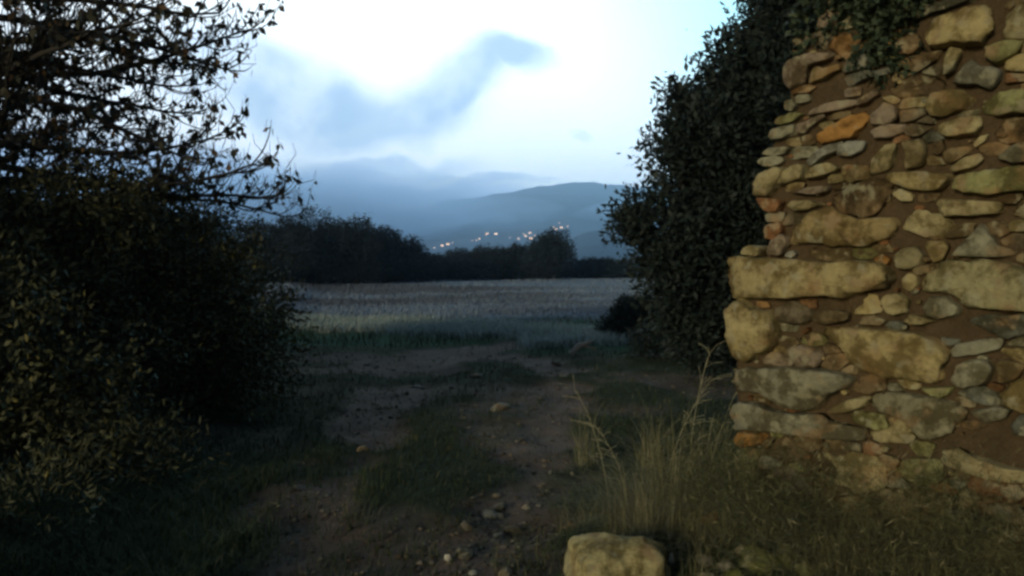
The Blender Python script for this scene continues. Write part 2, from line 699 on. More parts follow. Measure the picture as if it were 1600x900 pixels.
bpy.context.view_layer.update()
vill = [(682, 390), (690, 386), (702, 383), (736, 376), (750, 372), (757, 369), (761, 367), (778, 367), (795, 371), (812, 372), (817, 368),
        (822, 371), (827, 374), (836, 368), (868, 354), (873, 351), (870, 360), (875, 357), (708, 379), (884, 353), (745, 378), (830, 366)]
vill = [(u + ((i * 53) % 7 - 3) * .9, v + ((i * 31) % 5 - 2) * .9) for i, (u, v) in enumerate(vill)]
hproto = make_house()
for i, (u, v) in enumerate(vill):
    p = terrain_hit(u, v) or at(u, v, 900)
    o = hproto if i == 0 else copy_tree(hproto)
    o.location = p
    o.rotation_euler.z = ((i * 37) % 60 - 30) * math.pi / 180
    o.scale = ((.55, 1.15, .7, .95, .5)[(i * 3) % 5],) * 3
    rank = sorted(range(len(vill)), key=lambda k: vill[k][0]).index(i)
    words = 'first second third fourth fifth sixth seventh eighth ninth tenth eleventh'.split()
    lb = 'small lit house on the misty hillside, %s light from the %s end of the village' % (
        (words[rank], 'left') if rank < 11 else (words[len(vill) - 1 - rank], 'right'))
    tag(o, lb, 'house', 'lit village houses on the far hillside')

# ------------------------------------------------------------------ leafy trees built from lobes
def lobe_crown(name, lobes, rng, n_clump, per, leaf, spray, mat, parent, tint_hi=.1, fill=.35, squash=.9, aspect=.45, up=.35, tb=.0, lump=.45):
    P = []; D = []; S = []; T = []
    tot = sum(l[3] ** 2 for l in lobes)
    for li, (cx, cy, cz, r) in enumerate(lobes):
        k = max(6, int(n_clump * r * r / tot))
        d = rng.normal(size=(k, 3)); d /= np.linalg.norm(d, axis=1, keepdims=True)
        nn = np.array([mnoise.noise(Vector(x) * 2.3 + Vector((li * 7.1, 3, 1))) for x in d])
        n5 = np.array([mnoise.noise(Vector(x) * 6 + Vector((li * 3.1, 9, 1))) for x in d])
        rad = r * (.92 + lump * nn + lump * .5 * n5)
        inner = rng.random(k) < fill
        rr = np.where(inner, rad * rng.random(k) ** .5 * .9, rad * (1 - .16 * rng.random(k) ** 2))
        ctr = np.array([cx, cy, cz]) + d * rr[:, None] * np.array([1, 1, squash])
        axis_ = d + np.array([0, 0, up]) + rng.normal(size=(k, 3)) * .35
        axis_ /= np.linalg.norm(axis_, axis=1, keepdims=True)
        tt = rng.random((k, per))
        pos = ctr[:, None, :] + axis_[:, None, :] * (tt * spray)[..., None] + rng.normal(size=(k, per, 3)) * spray * .22
        dr = axis_[:, None, :] * .8 + rng.normal(size=(k, per, 3)) * .75
        clump_t = rng.random(k) * .5
        tn = np.clip(clump_t[:, None] + rng.random((k, per)) * .35 + tb, 0, .8)
        tn = np.where(rng.random((k, per)) < tint_hi, .9 + .1 * rng.random((k, per)), tn)
        sz_ = leaf * (.6 + .8 * rng.random((k, per)))
        P.append(pos.reshape(-1, 3)); D.append(dr.reshape(-1, 3)); S.append(sz_.ravel()); T.append(tn.ravel())
    P = np.concatenate(P); D = np.concatenate(D); S = np.concatenate(S); T = np.concatenate(T)
    keep = P[:, 2] > .02
    P, D, S, T = P[keep], D[keep], S[keep], T[keep]
    return link(name, leaf_mesh(name, P, D, S, aspect, T, rng), mat, parent)


def limbs(name, base, lobes, rng, r0, mat, parent, nseg=6):
    tb_ = Tubes()
    base = Vector(base)
    top = Vector((sum(l[0] for l in lobes) / len(lobes), sum(l[1] for l in lobes) / len(lobes), sum(l[2] for l in lobes) / len(lobes)))
    fork = base.lerp(top, .45)
    tb_.add([base + Vector((0, 0, -.1)), base.lerp(fork, .5) + Vector((r0 * .6, 0, 0)), fork], [r0 * 1.25, r0, r0 * .8], 10)
    for l in lobes:
        c_ = Vector(l[:3])
        pts = []; rad = []
        for i in range(nseg + 1):
            t = i / nseg
            p = fork.lerp(c_, t) + Vector((0, 0, math.sin(t * math.pi) * -.08 * (c_ - fork).length))
            p += Vector(rng.normal(size=3)) * .03 * (c_ - fork).length * (0 < t)
            pts.append(p); rad.append(r0 * (.62 * (1 - t) + .06))
        tb_.add(pts, rad, 6)
        for k in range(5):
            e = c_ + Vector(rng.normal(size=3)).normalized() * l[3] * .85
            s_ = pts[nseg - 2 + (k % 2)]
            tb_.add([s_, s_.lerp(e, .5) + Vector((0, 0, .04 * l[3])), e], [r0 * .16, r0 * .1, r0 * .03], 5)
    return link(name, tb_.mesh(name), mat, parent, smooth=True)


bark_dark = bark_mat('dark_bark', (.014, .012, .010), (.032, .027, .022))
bark_grey = bark_mat('grey_bark', (.07, .06, .045), (.16, .14, .11))
m_ever = leaf_mat('evergreen_leaves', (.011, .018, .015), (.018, .027, .022), (.025, .033, .025))
m_far = leaf_mat('far_tree_leaves', (.008, .013, .013), (.018, .026, .022), (.03, .03, .025))
m_bush = leaf_mat('bramble_leaves', (.034, .040, .020), (.078, .076, .034), (.17, .14, .035))
m_fig = leaf_mat('autumn_leaves', (.016, .020, .012), (.050, .042, .022), (.12, .065, .025))

# right evergreen, beside and behind the wall
Y0 = 7.6


def lb(u, v, r, Y=Y0, dy=0):
    p = at(u, v, Y + dy)
    return (p.x, p.y, p.z, r / F * Y)


root = empty('evergreen_tree', (2.5, 8.1, 0))
rng = np.random.default_rng(11)
ev = [lb(1275, -150, 150), lb(1262, -30, 92), lb(1250, 50, 80), lb(1200, 125, 78, dy=-.2), lb(1140, 205, 88, dy=-.1), lb(1105, 290, 74, dy=.1),
      lb(1052, 362, 62, dy=-.2), lb(1085, 425, 78, dy=.2), lb(1135, 480, 95), lb(1090, 465, 66, dy=-.3), lb(1190, 330, 140, dy=.4), lb(1270, 180, 150, dy=.5),
      lb(1340, 60, 160, dy=.5), lb(1280, 420, 150, dy=.6), lb(1430, -60, 200, dy=.8), lb(1090, 160, 40), lb(1050, 245, 34), lb(1350, 250, 180, dy=.8), lb(992, 348, 26), lb(1150, 95, 26)]
limbs('trunk', (2.5, 8.1, 0), ev, rng, .16, bark_dark, root)
sub_ = []
for l in ev:
    for _ in range(int(8 + l[3] * 14)):
        d = Vector(rng.normal(size=3)).normalized()
        q_ = l[3] * (.26 + .16 * rng.random())
        c_ = Vector(l[:3]) + d * (l[3] * 1.0 - q_ * .55)
        sub_.append((c_.x, c_.y, c_.z, q_))
lobe_crown('core_foliage', [(a_, b_, c_, d_ * .86) for a_, b_, c_, d_ in ev], rng, 3500, 22, .08, .25, m_ever, root, tint_hi=.0, fill=.5, aspect=.42, up=.4, lump=.3)
lobe_crown('crown', sub_, rng, 9500, 22, .062, .22, m_ever, root, tint_hi=.01, fill=.35, aspect=.38, up=.75, lump=.5)
tag(root, 'tall dense dark evergreen tree rising beside and behind the ruined stone wall', 'tree')

# small dark bush at the foot of the evergreen
root = empty('small_shrub', tuple(gr(972, 528)))
rng = np.random.default_rng(12)
c0 = gr(972, 528)
sh = [(c0.x, c0.y, .26, .28), (c0.x + .35, c0.y + .1, .38, .34), (c0.x + .15, c0.y + .25, .52, .22), (c0.x - .25, c0.y, .14, .15)]
limbs('stem', tuple(c0), sh, rng, .03, bark_dark, root)
lobe_crown('foliage', sh, rng, 700, 16, .06, .14, m_ever, root, up=.5)
tag(root, 'low dark rounded bush at the left foot of the tall evergreen tree', 'bush')
for i, (u, v, w, hgt, lab) in enumerate([(1050, 560, 60, 65, 'low dark bush between the evergreen foot and the dry grass'),
                                          (1115, 585, 60, 80, 'dark low bush hugging the left corner of the stone wall')]):
    c0 = gr(u, v); s_ = c0.y / F
    root = empty('small_shrub', tuple(c0))
    rng = np.random.default_rng(60 + i)
    sh = [(c0.x, c0.y, hgt * .45 * s_, w * .6 * s_), (c0.x + w * .6 * s_, c0.y + .1, hgt * .6 * s_, w * .5 * s_), (c0.x - w * .6 * s_, c0.y + .1, hgt * .35 * s_, w * .45 * s_)]
    limbs('stem', tuple(c0), sh, rng, .02, bark_dark, root)
    lobe_crown('foliage', sh, rng, 500, 14, .05, .13, m_ever, root, up=.6)
    tag(root, lab, 'bush')

# ------------------------------------------------------------------ far trees
def far_tree(u, v_base, v_top, w, Y, label, seed, name='field_tree', group='trees along the far edge of the field', n=1300, flat=.9, leaf=None, lobes_n=9, trunk=.16):
    base = at(u, v_base, Y); base.z = 0
    s_ = Y / F
    top = at(u, v_top, Y).z
    H = top; Wd = w * s_
    rng = np.random.default_rng(seed)
    root = empty(name, tuple(base))
    lo = []
    for i in range(lobes_n):
        a = rng.random() * 2 * math.pi
        rr = Wd * (.62 * rng.random() ** .6)
        k = rng.random()
        rad = min(Wd * (.34 + .18 * rng.random()), H * .42)
        zz = H * (trunk + .12) + (H * (1 - trunk - .12) - rad * .95) * (k * (1 - (rr / Wd) ** 2 * .7))
        zz = max(zz, rad * .5)
        lo.append((base.x + math.cos(a) * rr, base.y + math.sin(a) * rr * .8, zz, rad))
    lo.append((base.x, base.y, H - Wd * .36 if Wd * .36 < H * .5 else H * .6, min(Wd * .42, H * .42)))
    limbs('trunk', tuple(base), lo, rng, .035 * H, bark_dark, root)
    lobe_crown('crown', lo, rng, n, 14, leaf or (.11 * Y / 45), .38 * Y / 45, m_far, root, tint_hi=.02, fill=.4, up=.35, aspect=.6, lump=.28)
    tag(root, label, 'tree', group)
    return root


ft = [
    (495, 446, 328, 78, 46, 'broad dark tree at the left end of the far tree belt, tallest of the clump', 13),
    (452, 446, 345, 60, 44, 'dark bushy tree at the field edge just right of the leafy hedge branches', 7),
    (556, 445, 342, 66, 47, 'dark rounded tree leaning on the right flank of the tallest field clump', 9),
    (600, 443, 360, 56, 49, 'lower rounded dark tree stepping down right of the tall clump', 8),
    (640, 441, 378, 48, 52, 'low dark tree where the clump meets the hedge line', 7),
    (868, 437, 364, 52, 58, 'round crowned tree standing alone above the hedge line below the village lights', 9),
    (680, 439, 404, 34, 56, 'low dark tree below the lowest village lights', 6),
    (716, 438, 395, 42, 60, 'small domed tree in the hedge line below the left village lights', 6),
    (758, 438, 391, 44, 60, 'dense dark hedge tree with flat top in the middle of the view', 6),
    (806, 438, 388, 46, 60, 'rounded hedge tree left of the lone round tree', 7),
    (905, 436, 412, 34, 62, 'low hedge tree just right of the lone round tree', 6),
    (945, 435, 412, 34, 62, 'low hedge tree beside the left edge of the tall evergreen', 6),
    (990, 435, 410, 40, 62, 'low hedge tree half hidden behind the evergreen foliage', 6),
    (400, 446, 350, 60, 44, 'dark tree seen through the lower twigs of the left tree', 7),
    (330, 446, 345, 70, 44, 'dark tree almost hidden behind the left hedge', 7),
]
for i, (u, vb, vt, w, Y, lab, ln) in enumerate(ft):
    far_tree(u, vb, vt, w, Y, lab, 100 + i, lobes_n=ln, n=1500 if w > 45 else 900)
# scrub filling the foot of the belt: one mass, nobody could count it
rng = np.random.default_rng(5)
lo = []
for u in range(300, 1080, 11):
    Y = 45 + (u - 300) / 700 * 20 + rng.normal() * 1.2
    p = at(u, 440, Y); rr = (.42 + .34 * rng.random()) * (1 + .4 * (u < 620))
    lo.append((p.x, p.y, rr * .8, rr * 1.15))
hb = lobe_crown('hedge_scrub', lo, rng, 5200, 14, .17, .4, m_far, None, fill=.4, up=.6, aspect=.6)
tag(hb, 'dark unbroken scrub along the foot of the far tree belt', 'scrub', kind='stuff')

# ------------------------------------------------------------------ left tree: bare upturned twigs with drooping autumn leaves
def twiggy_tree(base, H, reach, seed, n_limb, label, bias=(1, -.15), z0=1.3, leaves_k=5, leaf=.085):
    rng = np.random.default_rng(seed)
    root = empty('twiggy_tree', base)
    base = Vector(base)
    tr = Tubes(); tw = Tubes()
    P = []; D = []; S = []; T = []
    tp = [base + Vector((0, 0, -.1)), base + Vector((.06, 0, H * .25)), base + Vector((-.05, .05, H * .5)), base + Vector((.1, 0, H * .75)), base + Vector((.05, 0, H))]
    tr.add(tp, [.15, .12, .10, .07, .02], 10)

    def leaves_on(p, d, k):
        for _ in range(k):
            P.append(tuple(p + Vector(rng.normal(size=3)) * .012))
            dd = Vector((0, 0, -1)) * (.5 + rng.random()) + Vector(rng.normal(size=3)) * .55 + d * .3
            D.append(tuple(dd)); S.append(leaf * (.55 + .75 * rng.random()))
            T.append(.9 + .1 * rng.random() if rng.random() < .16 else rng.random() * .75)

    for i in range(n_limb):
        f = (i + rng.random()) / n_limb
        z = z0 + (H - z0) * f
        st = base + Vector((.05, 0, z))
        a = rng.normal() * .85 + math.atan2(bias[1], bias[0])
        if i % 5 == 4: a += math.pi
        ln = reach * (.72 + .4 * rng.random()) * (1 - .35 * f ** 2)
        d = Vector((math.cos(a), math.sin(a), .06 + .22 * rng.normal())).normalized()
        pts = [st]; n = 12
        for k in range(n):
            d = (d + Vector(rng.normal(size=3)) * .10 + Vector((0, 0, .028))).normalized()
            pts.append(pts[-1] + d * ln / n)
        tr.add(pts, [.034 * (1 - k / (n + 1)) + .006 for k in range(n + 1)], 6)
        for k in range(2, n + 1):
            for sgn in range(3 if k < n else 2):
                t0 = (pts[k] - pts[k - 1]).normalized()
                side = Vector(rng.normal(size=3)); side.z *= .45
                d2 = (t0 * .9 + side * .75).normalized()
                l2 = (.34 + .45 * rng.random()) * (1.15 - .4 * k / n)
                q_ = [pts[k]]
                for j in range(7):
                    d2 = (d2 + Vector((0, 0, .10 + .03 * j)) + Vector(rng.normal(size=3)) * .08).normalized()
                    q_.append(q_[-1] + d2 * l2 / 7)
                tw.add(q_, [.0095, .008, .0075, .0065, .006, .005, .004, .0025], 4)
                for j in range(1, 8):
                    if rng.random() < (.5 if k < 8 else .24):
                        leaves_on(q_[j], d2, rng.integers(1, leaves_k))
                    if rng.random() < .3:
                        e = q_[j] + (d2 + Vector(rng.normal(size=3)) * .6).normalized() * .16
                        e2 = e + Vector((rng.normal() * .02, rng.normal() * .02, .10))
                        tw.add([q_[j], e, e2], [.0045, .0035, .002], 3)
                        if rng.random() < .6: leaves_on(e, d2, 2)
    link('trunk', tr.mesh('trunk'), bark_dark, root, smooth=True)
    link('twigs', tw.mesh('twigs'), bark_dark, root)
    P = np.array(P); D = np.array(D); S = np.array(S); T = np.array(T)
    link('crown', leaf_mesh('crown', P, D, S, .55, T, rng), m_fig, root)
    tag(root, label, 'tree')
    return root


twiggy_tree((-4.95, 7.1, 0), 5.6, 2.8, 21, 52, 'tall autumn tree at the left with upturned bare twigs and drooping leaves against the sky', z0=1.0, leaves_k=5)
twiggy_tree((-7.9, 9.2, 0), 6.0, 3.2, 22, 36, 'second autumn tree behind the first, its branches crossing the upper left corner', z0=1.2, leaves_k=4)

# hedge shrubs on the left
def shrub(cx, cy, lobes, label, seed, n, leaf=.052, hi=.05, mat=None, nm='hedge_shrub'):
    rng = np.random.default_rng(seed)
    root = empty(nm, (cx, cy, 0))
    lo = [(cx + a, cy + b_, c_, r) for a, b_, c_, r in lobes]
    limbs('stem', (cx, cy, 0), lo, rng, .035, bark_dark, root)
    lobe_crown('foliage', lo, rng, int(n * 1.7), 18, leaf, .24, mat or m_bush, root, tint_hi=hi, fill=.35, aspect=.42, up=.15, tb=.05, lump=.7)
    tag(root, label, 'shrub', 'shrubs of the left hedge')


shrub(-3.1, 7.6, [(0, 0, 1.0, .75), (-.1, .1, 1.6, .45), (.35, -.1, .7, .5), (-.7, 0, 1.2, .7), (.2, .4, .45, .5)],
      'yellowing hedge shrub under the drooping twigs, nearest the open field', 31, 1500, hi=.09)
shrub(-3.9, 6.8, [(0, 0, 1.1, .9), (.5, -.3, .6, .6), (-.6, .2, 1.4, .8), (.2, .2, 1.75, .5)],
      'tall dark hedge shrub in front of the autumn tree trunk', 32, 1900, hi=.05)
shrub(-3.45, 5.2, [(0, 0, .55, .6), (-.6, .2, 1.0, .75), (.35, .2, .35, .4), (-.9, -.3, .8, .7)],
      'dense dark hedge shrub low at the left edge of the picture', 33, 1500, hi=.035)
shrub(-5.0, 6.6, [(0, 0, 1.1, .9), (.3, -.3, 1.6, .6), (-.6, .2, 1.9, .6)],
      'big dark shrub filling the left edge halfway up', 34, 1700, hi=.03)
shrub(-4.1, 9.6, [(0, 0, .9, .7), (-.6, .2, 1.5, .8), (.3, -.2, .5, .5), (-.9, .3, 1.0, .8)],
      'dark shrub behind the yellowing one where the hedge meets the field', 35, 1300, hi=.03)
shrub(-6.6, 8.6, [(0, 0, 1.2, 1.1), (.7, -.3, 1.5, .9), (-.8, .2, 1.9, 1.0), (.9, .3, 1.0, .8)],
      'large dark shrub at the back of the hedge', 36, 1900, leaf=.1, hi=.02)

# undergrowth running out from under the hedge: soft tangle, no single plants
rng = np.random.default_rng(71)
lo = []
for i in range(75):
    y_ = 3.6 + 7.5 * rng.random()
    x_ = -1.55 - .17 * y_ - 2.2 * rng.random() ** 1.3
    q_ = (.10 + .22 * rng.random()) * (.6 + .25 * min(2.5, -x_ - .8 - .1 * y_))
    lo.append((x_, y_, q_ * .6, max(.08, q_)))
ug = lobe_crown('undergrowth', lo, rng, 3000, 18, .05, .17, m_bush, None, tint_hi=.02, fill=.4, up=.8, aspect=.22, lump=.7)
tag(ug, 'low tangled undergrowth spreading from the foot of the left hedge', 'undergrowth', kind='stuff')

# ------------------------------------------------------------------ the ruined wall
def wall_sz(u, v):
    """pixel -> (s along the wall, z) on the wall's face"""
    d = ray(u, v)
    t = (W0 - CAM).dot(WN) / d.dot(WN)
    p = CAM + d * t
    return ((p - W0).dot(WD), p.z)


def wall_pt(s, z, n=0.0): return W0 + WD * s + WN * n + Vector((0, 0, z))


Yc = (.41, .34, .175); Cc = (.40, .35, .20); Gc = (.29, .285, .215); Oc = (.40, .215, .07); GRc = (.29, .29, .14); Pc = (.27, .22, .17)
Rc = (.25, .125, .06); Bc = (.17, .125, .07); DGc = (.17, .18, .155); BGc = (.28, .29, .26); YB = (.46, .385, .205)
ST = [
    (Gc, .03, [(1298, 54), (1305, 38), (1345, 22), (1366, 28), (1342, 42)]),
    (Pc, .03, [(1276, 46), (1285, 8), (1312, -6), (1310, 18), (1296, 46)]),
    (Pc, .05, [(1224, 122), (1232, 98), (1250, 88), (1282, 82), (1305, 82), (1298, 93), (1275, 101), (1265, 108), (1262, 132), (1235, 138)]),
    (Yc, .05, [(1266, 132), (1270, 108), (1281, 104), (1292, 108), (1316, 101), (1318, 109), (1300, 119), (1285, 127)]),
    (BGc, .05, [(1320, 116), (1322, 101), (1340, 86), (1352, 84), (1361, 92), (1356, 106), (1336, 113)]),
    (DGc, .03, [(1302, 134), (1304, 126), (1322, 118), (1345, 113), (1385, 108), (1402, 99), (1404, 112), (1352, 126), (1330, 136)]),
    (Gc, .03, [(1227, 172), (1228, 158), (1241, 155), (1246, 165), (1240, 175)]),
    (Pc, .04, [(1262, 182), (1264, 175), (1290, 164), (1312, 158), (1336, 154), (1341, 161), (1318, 172), (1290, 177)]),
    (Pc, .05, [(1340, 166), (1341, 157), (1360, 146), (1373, 139), (1375, 149), (1358, 161)]),
    (GRc, .05, [(1207, 193), (1220, 183), (1246, 176), (1263, 177), (1246, 189), (1222, 197)]),
    (Gc, .06, [(1202, 214), (1208, 204), (1225, 198), (1243, 195), (1243, 208), (1226, 218), (1206, 220)]),
    (Pc, .04, [(1244, 210), (1246, 196), (1264, 190), (1286, 180), (1291, 184), (1272, 198), (1260, 210)]),
    (Oc, .06, [(1279, 224), (1283, 211), (1300, 200), (1320, 188), (1335, 178), (1351, 172), (1363, 180), (1353, 200), (1338, 215), (1310, 222), (1290, 227)]),
    (Gc, .05, [(1193, 241), (1205, 232), (1236, 230), (1230, 241), (1210, 246)]),
    (Gc, .05, [(1188, 252), (1195, 246), (1226, 245), (1229, 252), (1210, 263), (1193, 260)]),
    (Pc, .04, [(1361, 206), (1380, 195), (1419, 195), (1413, 208), (1390, 216), (1370, 217)]),
    (BGc, .05, [(1260, 256), (1280, 237), (1300, 226), (1319, 221), (1312, 236), (1290, 246), (1270, 262)]),
    (BGc, .06, [(1311, 244), (1313, 228), (1330, 222), (1357, 221), (1351, 235), (1328, 246)]),
    (Cc, .08, [(1178, 302), (1182, 285), (1192, 270), (1205, 264), (1226, 261), (1230, 264), (1222, 280), (1213, 297), (1203, 306), (1182, 309)]),
    (Cc, .07, [(1216, 291), (1224, 273), (1236, 262), (1259, 254), (1263, 260), (1256, 280), (1236, 286)]),
    (Cc, .06, [(1258, 281), (1260, 270), (1276, 260), (1300, 255), (1311, 264), (1296, 273)]),
    (Pc, .05, [(1238, 302), (1260, 294), (1299, 290), (1296, 300), (1268, 305)]),
    (Cc, .06, [(1231, 321), (1240, 314), (1270, 313), (1286, 319), (1268, 328), (1245, 331)]),
    (Rc, .05, [(1183, 310), (1205, 309), (1226, 314), (1217, 331), (1197, 332)]),
    (Rc, .05, [(1196, 362), (1202, 350), (1221, 347), (1226, 362), (1215, 375), (1198, 374)]),
    ((.33, .26, .13), .07, [(1262, 341), (1270, 330), (1302, 322), (1322, 335), (1346, 344), (1370, 340), (1400, 339), (1411, 350), (1386, 375), (1352, 385), (1310, 386), (1270, 380), (1240, 381), (1243, 358)]),
    (Cc, .05, [(1362, 272), (1368, 248), (1385, 226), (1403, 227), (1397, 245), (1395, 262), (1380, 271)]),
    ((.32, .27, .16), .05, [(1412, 221), (1440, 217), (1450, 232), (1443, 256), (1420, 264), (1414, 245)]),
    (Yc, .09, [(1445, 50), (1460, 36), (1510, 15), (1546, 11), (1550, 50), (1537, 69), (1480, 73), (1452, 73)]),
    (DGc, .05, [(1428, 30), (1440, 11), (1475, 3), (1535, -8), (1500, 10), (1460, 22), (1438, 31)]),
    (Bc, .05, [(1405, 68), (1412, 55), (1438, 50), (1443, 70), (1430, 88), (1408, 86)]),
    (Cc, .05, [(1476, 122), (1478, 90), (1486, 74), (1506, 77), (1500, 93), (1490, 112)]),
    (BGc, .06, [(1493, 131), (1508, 110), (1522, 93), (1535, 106), (1563, 110), (1561, 126), (1551, 141), (1525, 135)]),
    (GRc, .06, [(1538, 90), (1540, 74), (1562, 69), (1602, 64), (1591, 83), (1560, 101)]),
    (Cc, .05, [(1572, 62), (1572, 20), (1600, 4), (1640, 0), (1640, 60)]),
    (Yc, .07, [(1447, 170), (1455, 150), (1480, 142), (1510, 143), (1521, 155), (1511, 172), (1480, 183), (1455, 181)]),
    (GRc, .06, [(1535, 162), (1560, 145), (1600, 140), (1640, 142), (1640, 176), (1560, 183), (1538, 179)]),
    (Cc, .06, [(1469, 205), (1472, 193), (1492, 187), (1530, 182), (1537, 196), (1526, 210), (1484, 217)]),
    (Pc, .05, [(1362, 195), (1366, 178), (1385, 160), (1401, 167), (1403, 185), (1386, 197)]),
    (Cc, .04, [(1520, 228), (1535, 212), (1549, 208), (1541, 222), (1524, 232)]),
    (Cc, .05, [(1485, 266), (1505, 246), (1530, 240), (1542, 250), (1526, 262), (1492, 271)]),
    (Gc, .06, [(1560, 247), (1580, 232), (1600, 222), (1640, 214), (1640, 252), (1585, 256)]),
    (Yc, .06, [(1391, 280), (1398, 271), (1440, 268), (1481, 272), (1483, 281), (1475, 295), (1450, 301), (1425, 295), (1398, 287)]),
    (GRc, .07, [(1486, 287), (1505, 273), (1560, 264), (1640, 258), (1640, 297), (1580, 301), (1545, 307), (1510, 301), (1488, 295)]),
    (Cc, .05, [(1397, 304), (1410, 296), (1429, 305), (1428, 315), (1410, 315)]),
    (Cc, .06, [(1463, 328), (1466, 312), (1500, 311), (1560, 316), (1577, 323), (1560, 334), (1500, 337), (1478, 339)]),
    (Cc, .05, [(1575, 352), (1590, 344), (1640, 346), (1640, 362), (1580, 362)]),
    (Bc, .04, [(1457, 238), (1461, 222), (1473, 219), (1477, 235), (1468, 244)]),
    (Gc, .06, [(1489, 401), (1500, 384), (1525, 360), (1536, 351), (1549, 365), (1562, 384), (1592, 392), (1575, 401), (1540, 403), (1510, 400)]),
    (Yc, .07, [(1445, 382), (1455, 375), (1479, 377), (1485, 386), (1476, 405), (1462, 413), (1454, 398)]),
    ((.27, .24, .14), .05, [(1399, 402), (1412, 388), (1433, 386), (1447, 399), (1440, 414), (1420, 421), (1402, 416)]),
    (Oc, .05, [(1366, 404), (1382, 397), (1394, 405), (1386, 415), (1372, 411)]),
    (YB, .05, [(1412, 436), (1420, 426), (1435, 431), (1436, 445), (1426, 457), (1413, 449)]),
    (Cc, .06, [(1380, 467), (1388, 459), (1408, 457), (1423, 468), (1419, 487), (1400, 492), (1386, 485)]),
    ((.36, .33, .19), .08, [(1442, 434), (1460, 415), (1485, 404), (1515, 408), (1550, 405), (1580, 411), (1640, 425), (1640, 490), (1560, 484), (1515, 480), (1495, 462), (1470, 457), (1446, 456)]),
    (Gc, .05, [(1445, 480), (1455, 462), (1482, 462), (1501, 480), (1495, 493), (1470, 499), (1450, 492)]),
    (Cc, .04, [(1411, 503), (1425, 490), (1446, 495), (1464, 502), (1440, 507)]),
    (DGc, .05, [(1518, 497), (1560, 490), (1640, 492), (1640, 515), (1580, 529), (1550, 521), (1525, 507)]),
    (Gc, .05, [(1480, 547), (1500, 536), (1530, 530), (1566, 528), (1561, 545), (1530, 553), (1490, 557)]),
    (Yc, .08, [(1282, 519), (1285, 513), (1330, 511), (1385, 514), (1440, 520), (1466, 530), (1479, 560), (1476, 590), (1460, 599), (1420, 593), (1370, 586), (1345, 579), (1331, 558), (1318, 545), (1297, 533)]),
    (Cc, .05, [(1299, 642), (1315, 628), (1340, 620), (1359, 622), (1350, 635), (1320, 645)]),
    ((.25, .20, .12), .04, [(1265, 500), (1270, 487), (1300, 483), (1331, 488), (1328, 500), (1292, 506)]),
    ((.25, .20, .12), .04, [(1345, 506), (1349, 495), (1366, 491), (1386, 500), (1378, 509)]),
    (Rc, .04, [(1252, 518), (1262, 511), (1267, 517), (1256, 523)]),
    ((.25, .235, .16), .07, [(1360, 622), (1380, 611), (1420, 614), (1470, 620), (1496, 630), (1511, 642), (1502, 662), (1490, 680), (1470, 687), (1440, 681), (1424, 661), (1400, 650), (1365, 641)]),
    (Gc, .06, [(1489, 596), (1496, 572), (1515, 561), (1544, 560), (1556, 575), (1541, 600), (1510, 606)]),
    ((.25, .20, .11), .05, [(1556, 566), (1575, 561), (1604, 570), (1592, 591), (1562, 600)]),
    (GRc, .05, [(1438, 606), (1491, 604), (1486, 615), (1465, 623)]),
    (Gc, .05, [(1516, 643), (1560, 634), (1583, 640), (1576, 651), (1540, 660)]),
    (Cc, .06, [(1458, 706), (1500, 699), (1530, 717), (1572, 727), (1640, 742), (1640, 760), (1580, 752), (1530, 741), (1480, 727)]),
    (DGc, .05, [(1580, 664), (1600, 645), (1640, 643), (1640, 680), (1590, 678)]),
    (Rc, .04, [(1226, 640), (1232, 633), (1256, 635), (1260, 641), (1238, 645)]),
    (Cc, .05, [(1158, 398), (1166, 386), (1176, 382), (1191, 388), (1186, 400)]),
    (Pc, .05, [(1199, 398), (1212, 372), (1224, 366), (1232, 378), (1224, 400)]),
    (BGc, .05, [(1228, 400), (1231, 394), (1240, 391), (1245, 397), (1238, 404)]),
    (Cc, .05, [(1498, 770), (1512, 760), (1524, 785), (1508, 797)]),
    (GRc, .05, [(1152, 702), (1186, 701), (1184, 752), (1152, 756)]),
]
QUOIN = [
    (YB, .10, [(1137, 412), (1141, 401), (1152, 399), (1180, 403), (1250, 405), (1312, 411), (1330, 406), (1386, 410), (1396, 425), (1404, 438), (1390, 449), (1345, 457), (1325, 468), (1303, 461), (1240, 466), (1147, 467), (1141, 458), (1137, 440)],
     'long yellow corner block with a dark stain, topmost of the lower corner'),
    (YB, .11, [(1139, 488), (1143, 470), (1160, 470), (1175, 479), (1206, 482), (1218, 510), (1216, 538), (1205, 546), (1189, 549), (1182, 559), (1170, 563), (1149, 558), (1145, 530)],
     'bright squarish yellow corner block under the long stained one'),
    (Gc, .09, [(1145, 596), (1147, 576), (1200, 573), (1270, 575), (1312, 580), (1335, 592), (1320, 608), (1296, 619), (1286, 636), (1255, 641), (1225, 633), (1190, 614), (1150, 610)],
     'grey wedge shaped corner block below the bright squarish one'),
    (Gc, .09, [(1145, 655), (1148, 636), (1156, 628), (1180, 630), (1215, 641), (1285, 646), (1302, 660), (1361, 671), (1352, 690), (1300, 686), (1220, 672), (1150, 669)],
     'long grey corner block low down, half veiled by grass'),
    (Oc, .07, [(1149, 690), (1152, 676), (1165, 672), (1196, 679), (1191, 694), (1162, 698)],
     'small orange tinted corner stone just above the grass'),
]
EDGE_S = .09


